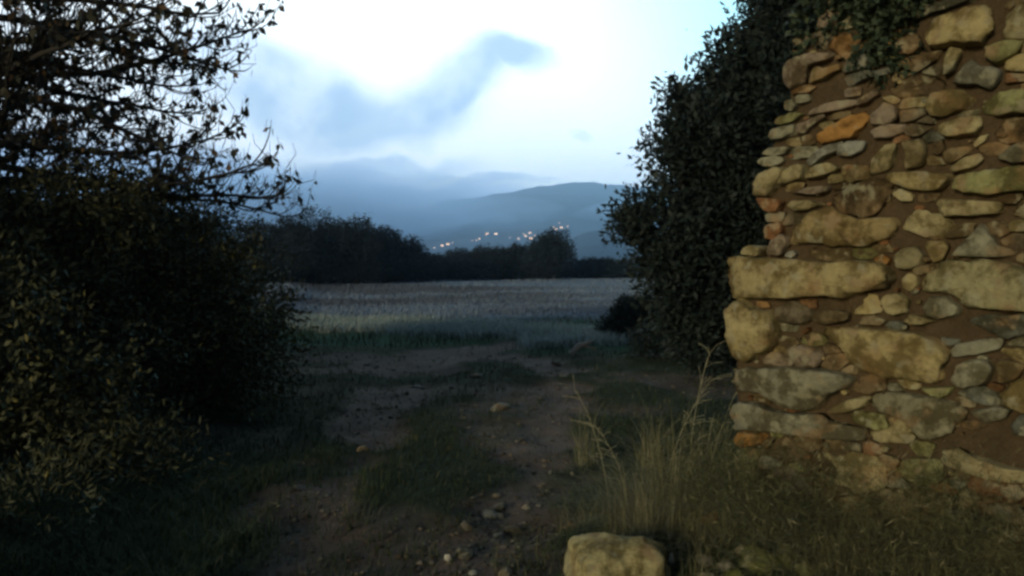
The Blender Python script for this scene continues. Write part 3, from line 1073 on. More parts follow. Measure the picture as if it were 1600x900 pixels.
def stone_mesh(poly_sz, h, color, seed, depth=.06, accum=None, rough=1.0):
    """rounded rubble stone standing h proud of the wall face, from an outline on the wall"""
    rnd = random.Random(seed)
    pts = [Vector(p) for p in poly_sz]
    # chaikin
    for _ in range(2):
        cut = .07 if _ == 0 else .2
        q_ = []
        for i in range(len(pts)):
            a, b_ = pts[i], pts[(i + 1) % len(pts)]
            q_ += [a.lerp(b_, cut), a.lerp(b_, 1 - cut)]
        pts = q_
    per = sum((pts[i] - pts[i - 1]).length for i in range(len(pts)))
    n = max(26, min(90, int(per / .014)))
    res = []; acc = 0; step = per / n; cur = pts[0]; i = 0; need = step
    segs = [(pts[i], pts[(i + 1) % len(pts)]) for i in range(len(pts))]
    pos = 0; lens = [(b_ - a).length for a, b_ in segs]
    cum = np.cumsum([0] + lens)
    for k in range(n):
        d = k * step
        j = min(len(segs) - 1, int(np.searchsorted(cum, d, side='right') - 1))
        t = (d - cum[j]) / max(lens[j], 1e-9)
        res.append(segs[j][0].lerp(segs[j][1], t))
    cen = sum(res, Vector((0, 0))) / n
    size = math.sqrt(max(1e-6, per * per / 16))
    h = min(h, size * .55)
    tilt = (rnd.uniform(-.12, .12), rnd.uniform(-.25, .1))
    prof = [(1.0, -depth), (1.0, 0), (.995, h * .5), (.98, h * .82), (.95, h * .95), (.84, h * 1.0), (.68, h), (.50, h * 1.01), (.34, h * 1.01), (.17, h)]
    V = []; Cc_ = []
    off = Vector((rnd.uniform(0, 90), rnd.uniform(0, 90), rnd.uniform(0, 90)))
    planes = []
    for _ in range(4):
        w_ = rnd.uniform(0, 6.283); sl = rnd.uniform(.15, .6)
        planes.append((math.cos(w_) * sl, math.sin(w_) * sl, size * sl * rnd.uniform(.12, .36)))
    jit = 1 + rnd.uniform(-.13, .13)
    for r_, hh in prof:
        for p in res:
            d = p - cen
            x, z = cen.x + d.x * r_, cen.y + d.y * r_
            e = 0
            if hh > 0:
                q3 = Vector((x, z, 0)) * 9 + off
                e = mnoise.noise(q3) * .030 * rough - abs(mnoise.noise(q3 * 2.1)) * .026 * rough + mnoise.noise(q3 * 4.5) * .010 * rough + mnoise.noise(q3 * 9) * .005
                e += (d.x * tilt[0] + d.y * tilt[1]) * r_
                for pa, pb, pc in planes:
                    e = min(e, pc - (d.x * pa + d.y * pb) * r_ - h * .12)
                e *= min(1, size / .12)
            amp = min(.22, .019 / max(size * .5, .02))
            w = 1 + (mnoise.noise(Vector((p.x, p.y, hh * .5)) * 15 + off) + .5 * mnoise.noise(Vector((p.x, p.y, hh)) * 55 + off)) * amp
            V.append(tuple(wall_pt(cen.x + d.x * r_ * w, cen.y + d.y * r_ * w, hh + e)))
    V.append(tuple(wall_pt(cen.x, cen.y, h + mnoise.noise(Vector((cen.x, cen.y, 0)) * 9 + off) * .018)))
    Fc = []
    m_ = len(prof)
    for a in range(m_ - 1):
        for k in range(n):
            k2 = (k + 1) % n
            Fc.append((a * n + k, a * n + k2, (a + 1) * n + k2, (a + 1) * n + k))
    last = len(V) - 1
    for k in range(0, n):
        Fc.append(((m_ - 1) * n + k, (m_ - 1) * n + (k + 1) % n, last, last))
    cc = np.clip(np.array(color) * jit, 0, 1)
    cols = np.tile(cc, (len(V), 1))
    return V, Fc, cols


def finish_stones(name, lst, mat, parent):
    V = []; Fq = []; Cl = []; off = 0
    for v, f, c_ in lst:
        V += v; Fq += [tuple(i + off for i in ff) for ff in f]; Cl.append(c_); off += len(v)
    me = bpy.data.meshes.new(name)
    me.from_pydata(V, [], [ff if ff[2] != ff[3] else ff[:3] for ff in Fq])
    a = me.attributes.new('stone', 'FLOAT_COLOR', 'POINT')
    cl_ = np.concatenate(Cl)
    a.data.foreach_set('color', np.hstack([cl_, np.ones((len(cl_), 1))]).ravel().astype(np.float32))
    bm = bmesh.new(); bm.from_mesh(me); bmesh.ops.recalc_face_normals(bm, faces=bm.faces); bm.to_mesh(me); bm.free()
    return link(name, me, mat, parent, smooth=True)


m_rock = rock_mat('wall_stone')
wroot = empty('ruined_stone_wall', tuple(W0))
outline_px = [(1154, 860), (1153, 760), (1151, 575), (1149, 470), (1146, 404), (1196, 401), (1204, 372), (1203, 332), (1190, 306), (1188, 280), (1200, 262), (1196, 240),
              (1206, 222), (1212, 200), (1226, 182), (1236, 170), (1233, 150), (1232, 130), (1234, 102), (1252, 84), (1270, 60), (1280, 20), (1290, -20), (1330, -55), (1370, -50),
              (1400, -90), (1450, -110), (1500, -150), (1560, -150), (1640, -210)]
osz = [wall_sz(*p) for p in outline_px]
s_last, z_last = osz[-1]
osz += [(1.35, z_last + .05), (1.6, z_last - .02), (1.9, z_last + .1), (2.3, z_last - .1), (2.35, z_last - .8), (2.3, 1.2), (2.36, .4), (2.3, -.25), (osz[0][0], -.25)]
placed = [[Vector(wall_sz(*p)) for p in poly] for _, _, poly in ST] + [[Vector(wall_sz(*p)) for p in qd[2]] for qd in QUOIN]


def inside(pt, poly):
    c_ = False; x, y = pt
    for i in range(len(poly)):
        a, b_ = poly[i], poly[i - 1]
        if (a[1] > y) != (b_[1] > y) and x < (b_[0] - a[0]) * (y - a[1]) / (b_[1] - a[1]) + a[0]: c_ = not c_
    return c_


def pd(pt, poly):
    best = 9
    x, y = pt
    for i in range(len(poly)):
        ax, ay = poly[i - 1]; bx, by = poly[i]
        dx, dy = bx - ax, by - ay
        t = max(0, min(1, ((x - ax) * dx + (y - ay) * dy) / max(dx * dx + dy * dy, 1e-12)))
        best = min(best, math.hypot(x - ax - t * dx, y - ay - t * dy))
    return best


# fill-in rubble by dart throwing on a coarse occupancy raster
res_ = .012
s0, s1, zz0, zz1 = -.1, 2.45, -.2, 3.4
nsx, nzx = int((s1 - s0) / res_), int((zz1 - zz0) / res_)
occ = np.zeros((nzx, nsx), bool)
ssx = s0 + (np.arange(nsx) + .5) * res_; zzx = zz0 + (np.arange(nzx) + .5) * res_
SS, ZZ = np.meshgrid(ssx, zzx)


def raster(poly):
    c_ = np.zeros(SS.shape, bool)
    for i in range(len(poly)):
        ax, ay = poly[i]; bx, by = poly[i - 1]
        if ay == by: continue
        m = ((ay > ZZ) != (by > ZZ)) & (SS < (bx - ax) * (ZZ - ay) / (by - ay) + ax)
        c_ ^= m
    return c_


def grow(m, k):
    for _ in range(k):
        g = m.copy(); g[1:] |= m[:-1]; g[:-1] |= m[1:]; g[:, 1:] |= m[:, :-1]; g[:, :-1] |= m[:, 1:]
        m = g
    return m


wall_in = raster(osz)
for p in placed: occ |= raster([tuple(x) for x in p])
rnd = random.Random(4)
filler = []
palette = [Pc, Bc, Bc, Bc, (.15, .11, .06), (.20, .16, .09), (.20, .17, .12), (.24, .19, .11), (.24, .19, .11), Cc, Gc, Gc, GRc, DGc, (.30, .24, .13), (.30, .24, .13),
           (.26, .15, .08), (.33, .20, .09), Yc, Cc]
AN = 1.75                      # stones lie flat: distances count more upwards
sites = []                     # (s, z*AN, r, is_obstacle)
for poly in placed:
    m_ = len(poly)
    for i in range(m_):
        p0, p1 = poly[i], poly[(i + 1) % m_]
        k = max(1, int((p1 - p0).length / .02))
        cen = sum(poly, Vector((0, 0))) / m_
        for j in range(k):
            p = p0.lerp(p1, j / k)
            q_ = p + (cen - p).normalized() * .006
            sites.append((q_.x, q_.y * AN, .007, True))
nobs = len(sites)
SA = np.array([x[:3] for x in sites])
seeds = []
for r_, tries in ((.17, 400), (.125, 900), (.09, 2200), (.062, 4000), (.042, 4000), (.028, 2500)):
    for _ in range(tries):
        s_ = rnd.uniform(s0, s1); z_ = rnd.uniform(zz0, zz1)
        jj = int((z_ - zz0) / res_); ii = int((s_ - s0) / res_)
        if not (0 <= jj < nzx and 0 <= ii < nsx) or not wall_in[jj, ii] or occ[jj, ii]: continue
        d_ = np.hypot(SA[:, 0] - s_, SA[:, 1] - z_ * AN)
        if (d_ < SA[:, 2] * .9 + r_ * .9).any(): continue
        seeds.append((s_, z_ * AN, r_))
        SA = np.vstack([SA, [[s_, z_ * AN, r_]]])


def clip(poly, nx, ny, c_):
    out_ = []
    for i in range(len(poly)):
        a, b_ = poly[i - 1], poly[i]
        da = a[0] * nx + a[1] * ny - c_; db = b_[0] * nx + b_[1] * ny - c_
        if (da <= 0) != (db <= 0):
            t_ = da / (da - db)
            out_.append((a[0] + (b_[0] - a[0]) * t_, a[1] + (b_[1] - a[1]) * t_))
        if db <= 0: out_.append(b_)
    return out_


for (sx0, sy0, r_) in seeds:
    d_ = np.hypot(SA[:, 0] - sx0, SA[:, 1] - sy0)
    nb_ = np.where((d_ < r_ * 2.6 + .12) & (d_ > 1e-6))[0]
    nb_ = nb_[np.argsort(d_[nb_])]
    w = r_ * 1.35
    poly = [(sx0 - w * 1.25, sy0 - w), (sx0 + w * 1.25, sy0 - w), (sx0 + w * 1.25, sy0 + w), (sx0 - w * 1.25, sy0 + w)]
    poly = [(x + rnd.uniform(-.3, .3) * r_, y + rnd.uniform(-.2, .2) * r_) for x, y in poly]
    for j in nb_:
        dx, dy = SA[j, 0] - sx0, SA[j, 1] - sy0
        dl = d_[j]; f_ = r_ / (r_ + SA[j, 2]) * dl - .0025
        nx_, ny_ = dx / dl, dy / dl
        poly = clip(poly, nx_, ny_, sx0 * nx_ + sy0 * ny_ + f_)
        if len(poly) < 3: break
    if len(poly) < 3: continue
    poly = [(x, y / AN) for x, y in poly]
    # drop slivers
    q_ = [poly[0]]
    for p in poly[1:]:
        if math.hypot(p[0] - q_[-1][0], p[1] - q_[-1][1]) > .012: q_.append(p)
    poly = q_
    if len(poly) < 3: continue
    A_ = abs(sum(poly[i - 1][0] * poly[i][1] - poly[i][0] * poly[i - 1][1] for i in range(len(poly)))) / 2
    if A_ < .0004: continue
    if rnd.random() < (.05 if r_ > .08 else .13): continue
    filler.append((poly, rnd.choice(palette), min(.045, math.sqrt(A_) * .28) * rnd.uniform(.1, 1.0)))

for _ in range(420):
    s_ = rnd.uniform(s0, s1); z_ = rnd.uniform(zz0, zz1)
    jj = int((z_ - zz0) / res_); ii = int((s_ - s0) / res_)
    if not (0 <= jj < nzx and 0 <= ii < nsx) or not wall_in[jj, ii] or occ[jj, ii]: continue
    q_ = rnd.uniform(.006, .019)
    filler.append(([(s_ + q_ * rnd.uniform(.7, 1.5) * math.cos(w), z_ + q_ * rnd.uniform(.5, 1) * math.sin(w)) for w in (0, 1.1, 2.2, 3.3, 4.2, 5.3)], rnd.choice([Bc, Cc, Gc, Yc, Rc, (.24, .19, .11)]), q_ * 1.2))
stones = []
for i, (col_, h, poly) in enumerate(ST):
    sz_ = [wall_sz(*p) for p in poly]
    edge = min(s for s, z in sz_) < .22
    stones.append(stone_mesh(sz_, h, col_, i, depth=.30 if edge else .05))
for i, (poly, col_, h) in enumerate(filler):
    stones.append(stone_mesh(poly, h, col_, 500 + i, depth=.04))
finish_stones('stonework', stones, m_rock, wroot)
for i, (col_, h, poly, lab) in enumerate(QUOIN):
    o = finish_stones('corner_block', [stone_mesh([wall_sz(*p) for p in poly], h, col_, 900 + i, depth=.34, rough=.8)], m_rock, wroot)
    o['label'] = lab

# earthen core
m_mortar, t, b = mat_new('earth_mortar')
f1 = tex_noise(t, 7, 8, .72); f2 = tex_noise(t, 70, 4)
c = mixrgb(t, f1, (.045, .031, .017), (.145, .100, .054))
c = mixrgb(t, 1.0, c, mixrgb(t, f2, (.55, .55, .55), (1.4, 1.4, 1.4)), 'MULTIPLY')
t.links.new(c, b.inputs['Base Color'])
b.inputs['Roughness'].default_value = 1
b.inputs['Specular IOR Level'].default_value = .1
bump(t, b, tex_noise(t, 40, 8, .7), 1.0, .015)
# dense boundary with a ragged edge
bd = []
for i in range(len(osz)):
    a, b_ = Vector(osz[i]), Vector(osz[(i + 1) % len(osz)])
    k = max(1, int((b_ - a).length / .035))
    for j in range(k):
        p = a.lerp(b_, j / k)
        bd.append((p.x + mnoise.noise(Vector((p.x * 14, p.y * 14, 5))) * .014, p.y + mnoise.noise(Vector((p.x * 14, p.y * 14, 9))) * .014))
ins = []
for z_ in np.arange(-.2, 3.4, .028):
    for s_ in np.arange(-.05, 2.4, .028):
        p = (s_ + rnd.uniform(-.005, .005), z_ + rnd.uniform(-.005, .005))
        jj = int((p[1] - zz0) / res_); ii = int((p[0] - s0) / res_)
        if 0 <= jj < nzx and 0 <= ii < nsx and wall_in[jj, ii] and (pd(p, bd) > .02 if (s_ < .5 or z_ > 2.2) else inside(p, osz)): ins.append(p)
cv = [Vector(p) for p in bd + ins]
nb = len(bd)
ov, oe, of, *_ = delaunay_2d_cdt(cv, [(i, (i + 1) % nb) for i in range(nb)], [], 1, 1e-6)
V = []
for p in ov:
    e = mnoise.noise(Vector((p.x * 8, p.y * 8, 2))) * .036 + mnoise.noise(Vector((p.x * 22, p.y * 22, 2))) * .026 + mnoise.noise(Vector((p.x * 55, p.y * 55, 2))) * .008 - .020
    V.append(tuple(wall_pt(p.x, p.y, e)))
nf_ = len(V)
for p in ov:
    e = mnoise.noise(Vector((p.x * 6, p.y * 6, 22))) * .06
    V.append(tuple(wall_pt(p.x, p.y, -.62 + e)))
Fm = [tuple(f) for f in of] + [tuple(i + nf_ for i in reversed(f)) for f in of]
ec = {}
for f in of:
    for i in range(len(f)):
        a, b_ = f[i], f[(i + 1) % len(f)]
        ec[(a, b_)] = 1
for (a, b_) in list(ec):
    if (b_, a) not in ec: Fm.append((b_, a, a + nf_, b_ + nf_))
me = bpy.data.meshes.new('mortar_core')
me.from_pydata(V, [], Fm)
bm = bmesh.new(); bm.from_mesh(me); bmesh.ops.recalc_face_normals(bm, faces=bm.faces); bm.to_mesh(me); bm.free()
link('mortar_core', me, m_mortar, wroot, smooth=True)
tag(wroot, 'ruined rubble stone wall with stepped yellow corner blocks and earth mortar at the right', 'wall')

# climbing plant over the broken top of the wall
rng = np.random.default_rng(44)
iroot = empty('climbing_plant', tuple(wall_pt(.35, 2.6, .05)))
lo = []
for (u, v, r) in [(1400, 5, 26), (1385, 30, 26), (1400, 50, 22), (1380, 70, 18), (1395, 85, 14), (1330, 8, 22), (1370, -20, 40), (1300, -10, 26), (1345, 100, 9), (1375, 112, 10),
                  (1420, -40, 50), (1270, 45, 20), (1258, 75, 12), (1320, -50, 40)]:
    s_, z_ = wall_sz(u, v)
    p = wall_pt(s_, z_, -.02)
    lo.append((p.x, p.y, p.z, r / F * 4))
limbs('stem', tuple(wall_pt(.45, 2.3, -.1)), lo, rng, .012, bark_dark, iroot)
m_ivy = leaf_mat('climber_leaves', (.018, .030, .016), (.045, .065, .035), (.08, .10, .05))
lobe_crown('foliage', lo, rng, 800, 12, .035, .07, m_ivy, iroot, aspect=.7, up=.1, fill=.3, lump=.7)
tag(iroot, 'dark leafy climber hanging over the broken top of the stone wall', 'climber')

# ------------------------------------------------------------------ loose stones
def rock(name, loc, size, col_, seed, label=None, cat='stone', group=None, mat=None, rot=0., flat=1., boxy=0.0, sub=4, lump=1.):
    bm = bmesh.new()
    bmesh.ops.create_icosphere(bm, subdivisions=sub, radius=1)
    rr = random.Random(seed); off = Vector((rr.uniform(0, 99), rr.uniform(0, 99), 0))
    for v in bm.verts:
        d = v.co.copy()
        if boxy:
            m_ = max(abs(d.x), abs(d.y), abs(d.z)); cube = d / m_
            d = d.lerp(cube * .9, boxy)
        k = 1 + mnoise.noise(d * 1.3 + off) * .35 * lump + mnoise.noise(d * 3.5 + off) * .12 * lump + mnoise.noise(d * 9 + off) * .04
        v.co = Vector((d.x * size[0], d.y * size[1], d.z * size[2])) * k
    bmesh.ops.rotate(bm, verts=bm.verts, cent=(0, 0, 0), matrix=Matrix.Rotation(rot, 3, 'Z'))
    me = bpy.data.meshes.new(name); bm.to_mesh(me); bm.free()
    a = me.attributes.new('stone', 'FLOAT_COLOR', 'POINT')
    a.data.foreach_set('color', np.tile(np.array([*col_, 1], np.float32), len(me.vertices)))
    o = link(name, me, mat or m_rock, smooth=True)
    o.location = loc
    if label: tag(o, label, cat, group)
    return o


m_rock_moss = rock_mat('mossy_stone', .85)
def gpos(u, v, dz=0.0):
    p = gr(u, v)
    h = tri_h(p.x, p.y)
    p = gr(u, v, h); h = tri_h(p.x, p.y)
    return Vector((p.x, p.y, h + dz))


p = at(962, 905, 3.55)
rock('boulder', (p.x, p.y, .02), (.245, .19, .225), (.50, .44, .24), 3, 'rounded yellow grey boulder in the foreground grass, cut by the bottom of the frame', 'boulder', boxy=.34, rot=.15, sub=5, lump=.5)

loose = [
    ('stone', 568, 712, .055, .03, (.30, .26, .21), 'pale flat stone lying alone on the left wheel rut'),
    ('stone', 782, 641, .14, .05, (.22, .22, .21), 'broad flat grey stone between the two wheel ruts'),
    ('stone', 765, 802, .075, .03, (.21, .20, .18), 'long pale stone leading the loose row on the near right rut'),
    ('stone', 778, 811, .045, .02, (.18, .17, .155), 'small stone just below the long pale stone of the loose row'),
    ('stone', 776, 779, .03, .018, (.18, .17, .155), 'small stone just beyond the loose row on the right rut'),
    ('stone', 782, 798, .06, .02, (.16, .15, .14), 'dull stone touching the right end of the long pale one'),
    ('stone', 729, 834, .04, .02, (.22, .21, .19), 'pale chip left of the loose stone row'),
    ('stone', 803, 826, .06, .022, (.17, .165, .15), 'grey stone at the grass edge below the loose row'),
    ('stone', 777, 836, .05, .016, (.21, .20, .19), 'flat dull stone below the loose row'),
    ('stone', 725, 866, .07, .02, (.18, .17, .155), 'flat pale stone low on the track above the white chip'),
    ('stone', 700, 879, .020, .022, (.72, .70, .66), 'small bright white stone near the bottom of the track'),
    ('stone', 740, 897, .025, .016, (.62, .62, .58), 'pale stone cut by the bottom edge of the picture'),
    ('stone', 790, 902, .05, .03, (.45, .42, .36), 'stone at the bottom edge beside the grass'),
    ('stone', 536, 683, .022, .012, (.26, .24, .22), 'tiny stone on the left rut above the pale flat one'),
    ('stone', 553, 682, .022, .012, (.26, .24, .22), 'tiny stone right of its twin on the left rut'),
    ('stone', 862, 733, .03, .015, (.28, .27, .25), 'small pale pebble on the right rut beside the tall grass'),
    ('stone', 894, 745, .02, .014, (.40, .38, .34), 'small bright pebble under the tall grass left edge'),
    ('stone', 822, 797, .03, .016, (.26, .28, .26), 'small stone at the grass edge right of the loose row'),
    ('stone', 648, 604, .10, .03, (.24, .21, .20), 'low stone bedded in the pale earth patch of the far left rut'),
    ('stone', 745, 588, .12, .03, (.22, .20, .20), 'flat stone in the far grass strip between ruts'),
    ('stone', 870, 572, .10, .03, (.24, .22, .21), 'low stone near the pale broken branch'),
    ('stone', 880, 590, .12, .03, (.20, .18, .18), 'dark flat stone short of the broken branch'),
]
for i, (nm, u, v, r_, hz, col_, lab) in enumerate(loose):
    p = gpos(u, v)
    rock('loose_stone', (p.x, p.y, p.z + hz * .25), (r_, r_ * .6, hz * 1.25), col_, 40 + i, lab, 'stone', 'loose stones on the track', rot=i * .9, sub=3)
# rubble at the foot of the wall
rub = [(1187, 868, .10, .06, .075, (.22, .24, .10), 'mossy yellow green stone at the foot of the wall', m_rock_moss),
       (1230, 862, .085, .06, .055, (.24, .24, .15), 'mossy stone right of the yellow green one', m_rock_moss),
       (1165, 848, .05, .04, .03, (.44, .42, .32), 'pale chip perched above the mossy stones', None),
       (1195, 846, .055, .04, .025, (.46, .44, .34), 'larger pale chip beside the perched one', None),
       (1108, 893, .07, .04, .03, (.44, .42, .34), 'pale flat stone low between boulder and mossy stones', None),
       (1128, 888, .035, .03, .03, (.40, .38, .30), 'pale knob of stone right of the low flat one', None),
       (1100, 860, .05, .04, .03, (.24, .23, .20), 'grey stone half sunk in the rubble', None),
       (1135, 862, .045, .03, .028, (.34, .32, .26), 'grey white stone in the middle of the rubble', None),
       (1260, 880, .08, .05, .045, (.22, .23, .12), 'mossy stone at the right end of the rubble', m_rock_moss),
       (1150, 885, .06, .05, .05, (.24, .22, .10), 'mossy brown stone under the yellow green one', m_rock_moss),
       (1075, 845, .04, .03, .035, (.26, .25, .2), 'small grey stone behind the boulder', None)]
for i, (u, v, a_, b_, c_, col_, lab, mt) in enumerate(rub):
    p = gpos(u, v)
    rock('rubble_stone', (p.x, p.y, p.z + c_ * .5), (a_, b_, c_), col_, 80 + i, lab, 'stone', 'rubble at the foot of the wall', mat=mt, rot=i * 1.3)
# upright white chip and brick shard
p = gpos(1049, 890)
rock('stone_chip', (p.x, p.y, p.z + .03), (.013, .012, .045), (.60, .58, .48), 7, 'thin upright white stone chip right of the boulder', 'stone')
m_brick, t, b = mat_new('broken_brick')
t.links.new(mixrgb(t, tex_noise(t, 30, 5), (.24, .085, .03), (.42, .17, .07)), b.inputs['Base Color'])
b.inputs['Roughness'].default_value = .95
bump(t, b, tex_noise(t, 80, 6), .8, .004)
p = gpos(1108, 832)
bm = bmesh.new()
vs = [(-.06, -.015, 0), (.045, -.02, 0), (.045, .03, 0), (-.055, .03, 0), (-.05, -.012, .02), (.03, -.018, .075), (.036, .028, .07), (-.045, .028, .028)]
bv = [bm.verts.new(x) for x in vs]
for f in ((3, 2, 1, 0), (4, 5, 6, 7), (0, 1, 5, 4), (1, 2, 6, 5), (2, 3, 7, 6), (3, 0, 4, 7)): bm.faces.new([bv[i] for i in f])
bmesh.ops.bevel(bm, geom=list(bm.edges), offset=.005, segments=2, affect='EDGES')
bmesh.ops.subdivide_edges(bm, edges=list(bm.edges), cuts=2, use_grid_fill=True)
for v in bm.verts: v.co += Vector((1, 1, 1)) * mnoise.noise(v.co * 30) * .005
me = bpy.data.meshes.new('brick_shard'); bm.to_mesh(me); bm.free()
o = link('brick_shard', me, m_brick, smooth=False)
o.location = (p.x, p.y, p.z + .05)
tag(o, 'broken orange red brick shard poking out of the dry grass by the wall foot', 'brick shard')

# crumbs of soil and grit lying on the wheel ruts
rng = np.random.default_rng(8)
k = 9000
tt = rng.random(k); yy = 1 / (1 / 3.2 + tt * (1 / 13 - 1 / 3.2)); xx = (rng.random(k) * 900 + 250 - 800) / F * yy
dz_ = zones(xx, yy)[0]
kp = (dz_ > .45) & (fbm(xx * 2.5, yy * 2.5, 3, 61) + rng.random(k) * .35 > .62)
xx, yy = xx[kp], yy[kp]; k = len(xx)
ico = np.array([(0, 0, 1), (.9, 0, .2), (.3, .85, .25), (-.7, .5, .2), (-.7, -.55, .25), (.3, -.85, .2), (0, 0, -.4)])
fi = np.array([(0, 1, 2), (0, 2, 3), (0, 3, 4), (0, 4, 5), (0, 5, 1), (6, 2, 1), (6, 3, 2), (6, 4, 3), (6, 5, 4), (6, 1, 5)])
sz_ = (.006 + .020 * rng.random(k) ** 3) * (.6 + .1 * yy)
vv = ico[None] * (1 + rng.normal(size=(k, 7, 3)) * .18) * sz_[:, None, None] * np.array([1.2, 1, .6])
vv = vv + np.stack([xx, yy, height(xx, yy)], 1)[:, None, :]
ff = (fi[None] + (np.arange(k) * 7)[:, None, None]).reshape(-1, 3)
cg = np.repeat((np.array([.15, .135, .125])[None] * (.6 + .9 * rng.random((k, 1)))), 7, axis=0)
g = link('gravel', np_mesh('gravel', vv.reshape(-1, 3), ff, {'stone': cg}), m_rock)
tag(g, 'fine grit and clods scattered over the wheel ruts', 'gravel', kind='stuff')

# broken pale branch on the far verge
tb_ = Tubes()
a = gpos(893, 560, .05); e = at(926, 533, a.y + .1)
tb_.add([a, a.lerp(e, .35) + Vector((0, 0, .06)), a.lerp(e, .7) + Vector((0, 0, .02)), e], [.05, .045, .035, .012], 8)
tb_.add([a.lerp(e, .35) + Vector((0, 0, .06)), a.lerp(e, .4) + Vector((.25, .05, .0))], [.025, .01], 6)
o = link('broken_branch', tb_.mesh('broken_branch'), bark_mat('bleached_wood', (.18, .16, .14), (.32, .29, .25)), smooth=True)
tag(o, 'short bleached broken branch sticking out of the verge left of the evergreen', 'branch')

# ------------------------------------------------------------------ grass
m_grass = leaf_mat('grass_blades', (.020, .034, .014), (.046, .064, .028), (.17, .15, .085), .8)
m_dry = leaf_mat('dry_grass_blades', (.085, .085, .038), (.27, .24, .125), (.42, .38, .24), .85)
m_field = leaf_mat('dusk_blue_stubble', (.10, .11, .135), (.21, .265, .335), (.28, .34, .40), .9)  # blue cast of dusk light put into the blade colours
rng = np.random.default_rng(77)


def scatter(n, y0, y1, umin, umax, powr=1.0):
    """points spread evenly over the wedge the view could cover, denser close by"""
    t = rng.random(n)
    y = 1 / (1 / y0 + t ** powr * (1 / y1 - 1 / y0))
    x = (umin + (umax - umin) * rng.random(n) - 800) / F * y
    return x, y


def behind_wall(x, y):
    s = (x - W0.x) * WD.x + (y - W0.y) * WD.y
    n_ = (x - W0.x) * WN.x + (y - W0.y) * WN.y
    return (s > -.03) & (n_ < .06) & (n_ > -.66)


# short green turf of the near ground
x, y = scatter(230000, 2.4, 20, -500, 2100, .8)
dz, fz, sg, stp, dd = zones(x, y)
keep = (rng.random(len(x)) > dz * .86) & ~behind_wall(x, y) & (vnoise(x * 1.7, y * 1.7, 6) + rng.random(len(x)) * .7 > .52)
x, y, sg, stp = x[keep], y[keep], sg[keep], stp[keep]
P = np.stack([x, y, height(x, y) - .01], 1)
n = len(x)
big = fbm(x * .8, y * .8, 3, 91)
H = (.03 + .07 * rng.random(n)) * (.5 + 1.1 * big) * (1 + .2 * sstep(-x - .2 * y, .3, 2)) * (1 + 1.2 * sg)
tint = np.clip(.15 + .5 * big + .2 * rng.random(n), 0, .8)
tint = np.where(rng.random(n) < .05 + .5 * stp, .95, tint)
g = link('grass', blade_mesh('grass', P, H, rng.normal(size=(n, 2)) * .5, (.0035 + .0006 * y), tint, 2), m_grass)
tag(g, 'short dark green grass over the verges and between the wheel ruts', 'grass', kind='stuff')

# far field: pale dead grass with tufts
x, y = scatter(90000, 17.5, 75, -200, 1500, .9)
dz, fz, sg, stp, dd = zones(x, y)
keep = (fz > rng.random(len(x))) & (fbm(x * .3, y * .5, 3, 15) + rng.random(len(x)) * .5 > .55)
x, y = x[keep], y[keep]; n = len(x)
P = np.stack([x, y, height(x, y) - .02], 1)
n2_ = fbm(x * .16, y * .22, 4, 8)
brown = sstep(n2_, .40, .62) * (1 - sstep(x + .05 * y, .5, 9)) * (1 - sstep(y, 38, 60))
g = link('field_grass', blade_mesh('field_grass', P, (.08 + .22 * rng.random(n) * fbm(x * .5, y * .5, 3, 4)), rng.normal(size=(n, 2)) * .5, .012 + .0011 * y,
                                   np.clip(.75 * (1 - brown * .9) + .3 * (rng.random(n) - .5), 0, 1), 2), m_field)
tag(g, 'pale dead grass covering the far field', 'grass', kind='stuff')

# pale seedy strip at the near edge of the field
x, y = scatter(60000, 12.5, 20, 200, 1100, 1)
dz, fz, sg, stp, dd = zones(x, y)
keep = (stp > .15 + rng.random(len(x)) * .7)
x, y = x[keep], y[keep]; n = len(x)
P = np.stack([x, y, height(x, y) - .02], 1)
m_pale = leaf_mat('pale_seed_grass', (.18, .22, .20), (.42, .48, .44), (.5, .54, .5), .9)
g = link('pale_grass', blade_mesh('pale_grass', P, .12 + .18 * rng.random(n), rng.normal(size=(n, 2)) * .5, np.full(n, .022), .3 + .6 * rng.random(n), 2), m_pale)
tag(g, 'pale seeding grass in strips just beyond the track', 'grass', kind='stuff')

# rough dry grass along the wall foot: fine stems, leaning and arching
x = []; y = []
k = 26000
s_ = rng.random(k) * 2.9 - .75; n_ = np.abs(rng.normal(size=k)) * .42 + .04
x = W0.x + WD.x * s_ + WN.x * n_; y = W0.y + WD.y * s_ + WN.y * n_
keep = (y > 1.2) & ~((x < .72) & (y < 3.75))
keep &= (fbm(x * 2.6, y * 2.6, 3, 29) + .35 * rng.random(k) > .66)
x, y, n_ = x[keep], y[keep], n_[keep]; n = len(x)
clump = fbm(x * 4, y * 4, 3, 23)
P = np.stack([x, y, height(x, y) - .01], 1)
H = (.07 + .50 * rng.random(n) ** 1.7 * (clump * 1.6)) * (1.1 - .4 * np.clip(n_, 0, 1))
g = link('rough_grass', blade_mesh('rough_grass', P, H, rng.normal(size=(n, 2)) * (.7 + 1.2 * rng.random((n, 1)) ** 2), np.full(n, .0020), np.clip(.05 + .6 * clump + .3 * rng.normal(size=n) * .5, 0, 1), 4, .8), m_dry)
tag(g, 'rough tangled dry grass along the foot of the stone wall', 'grass', kind='stuff')

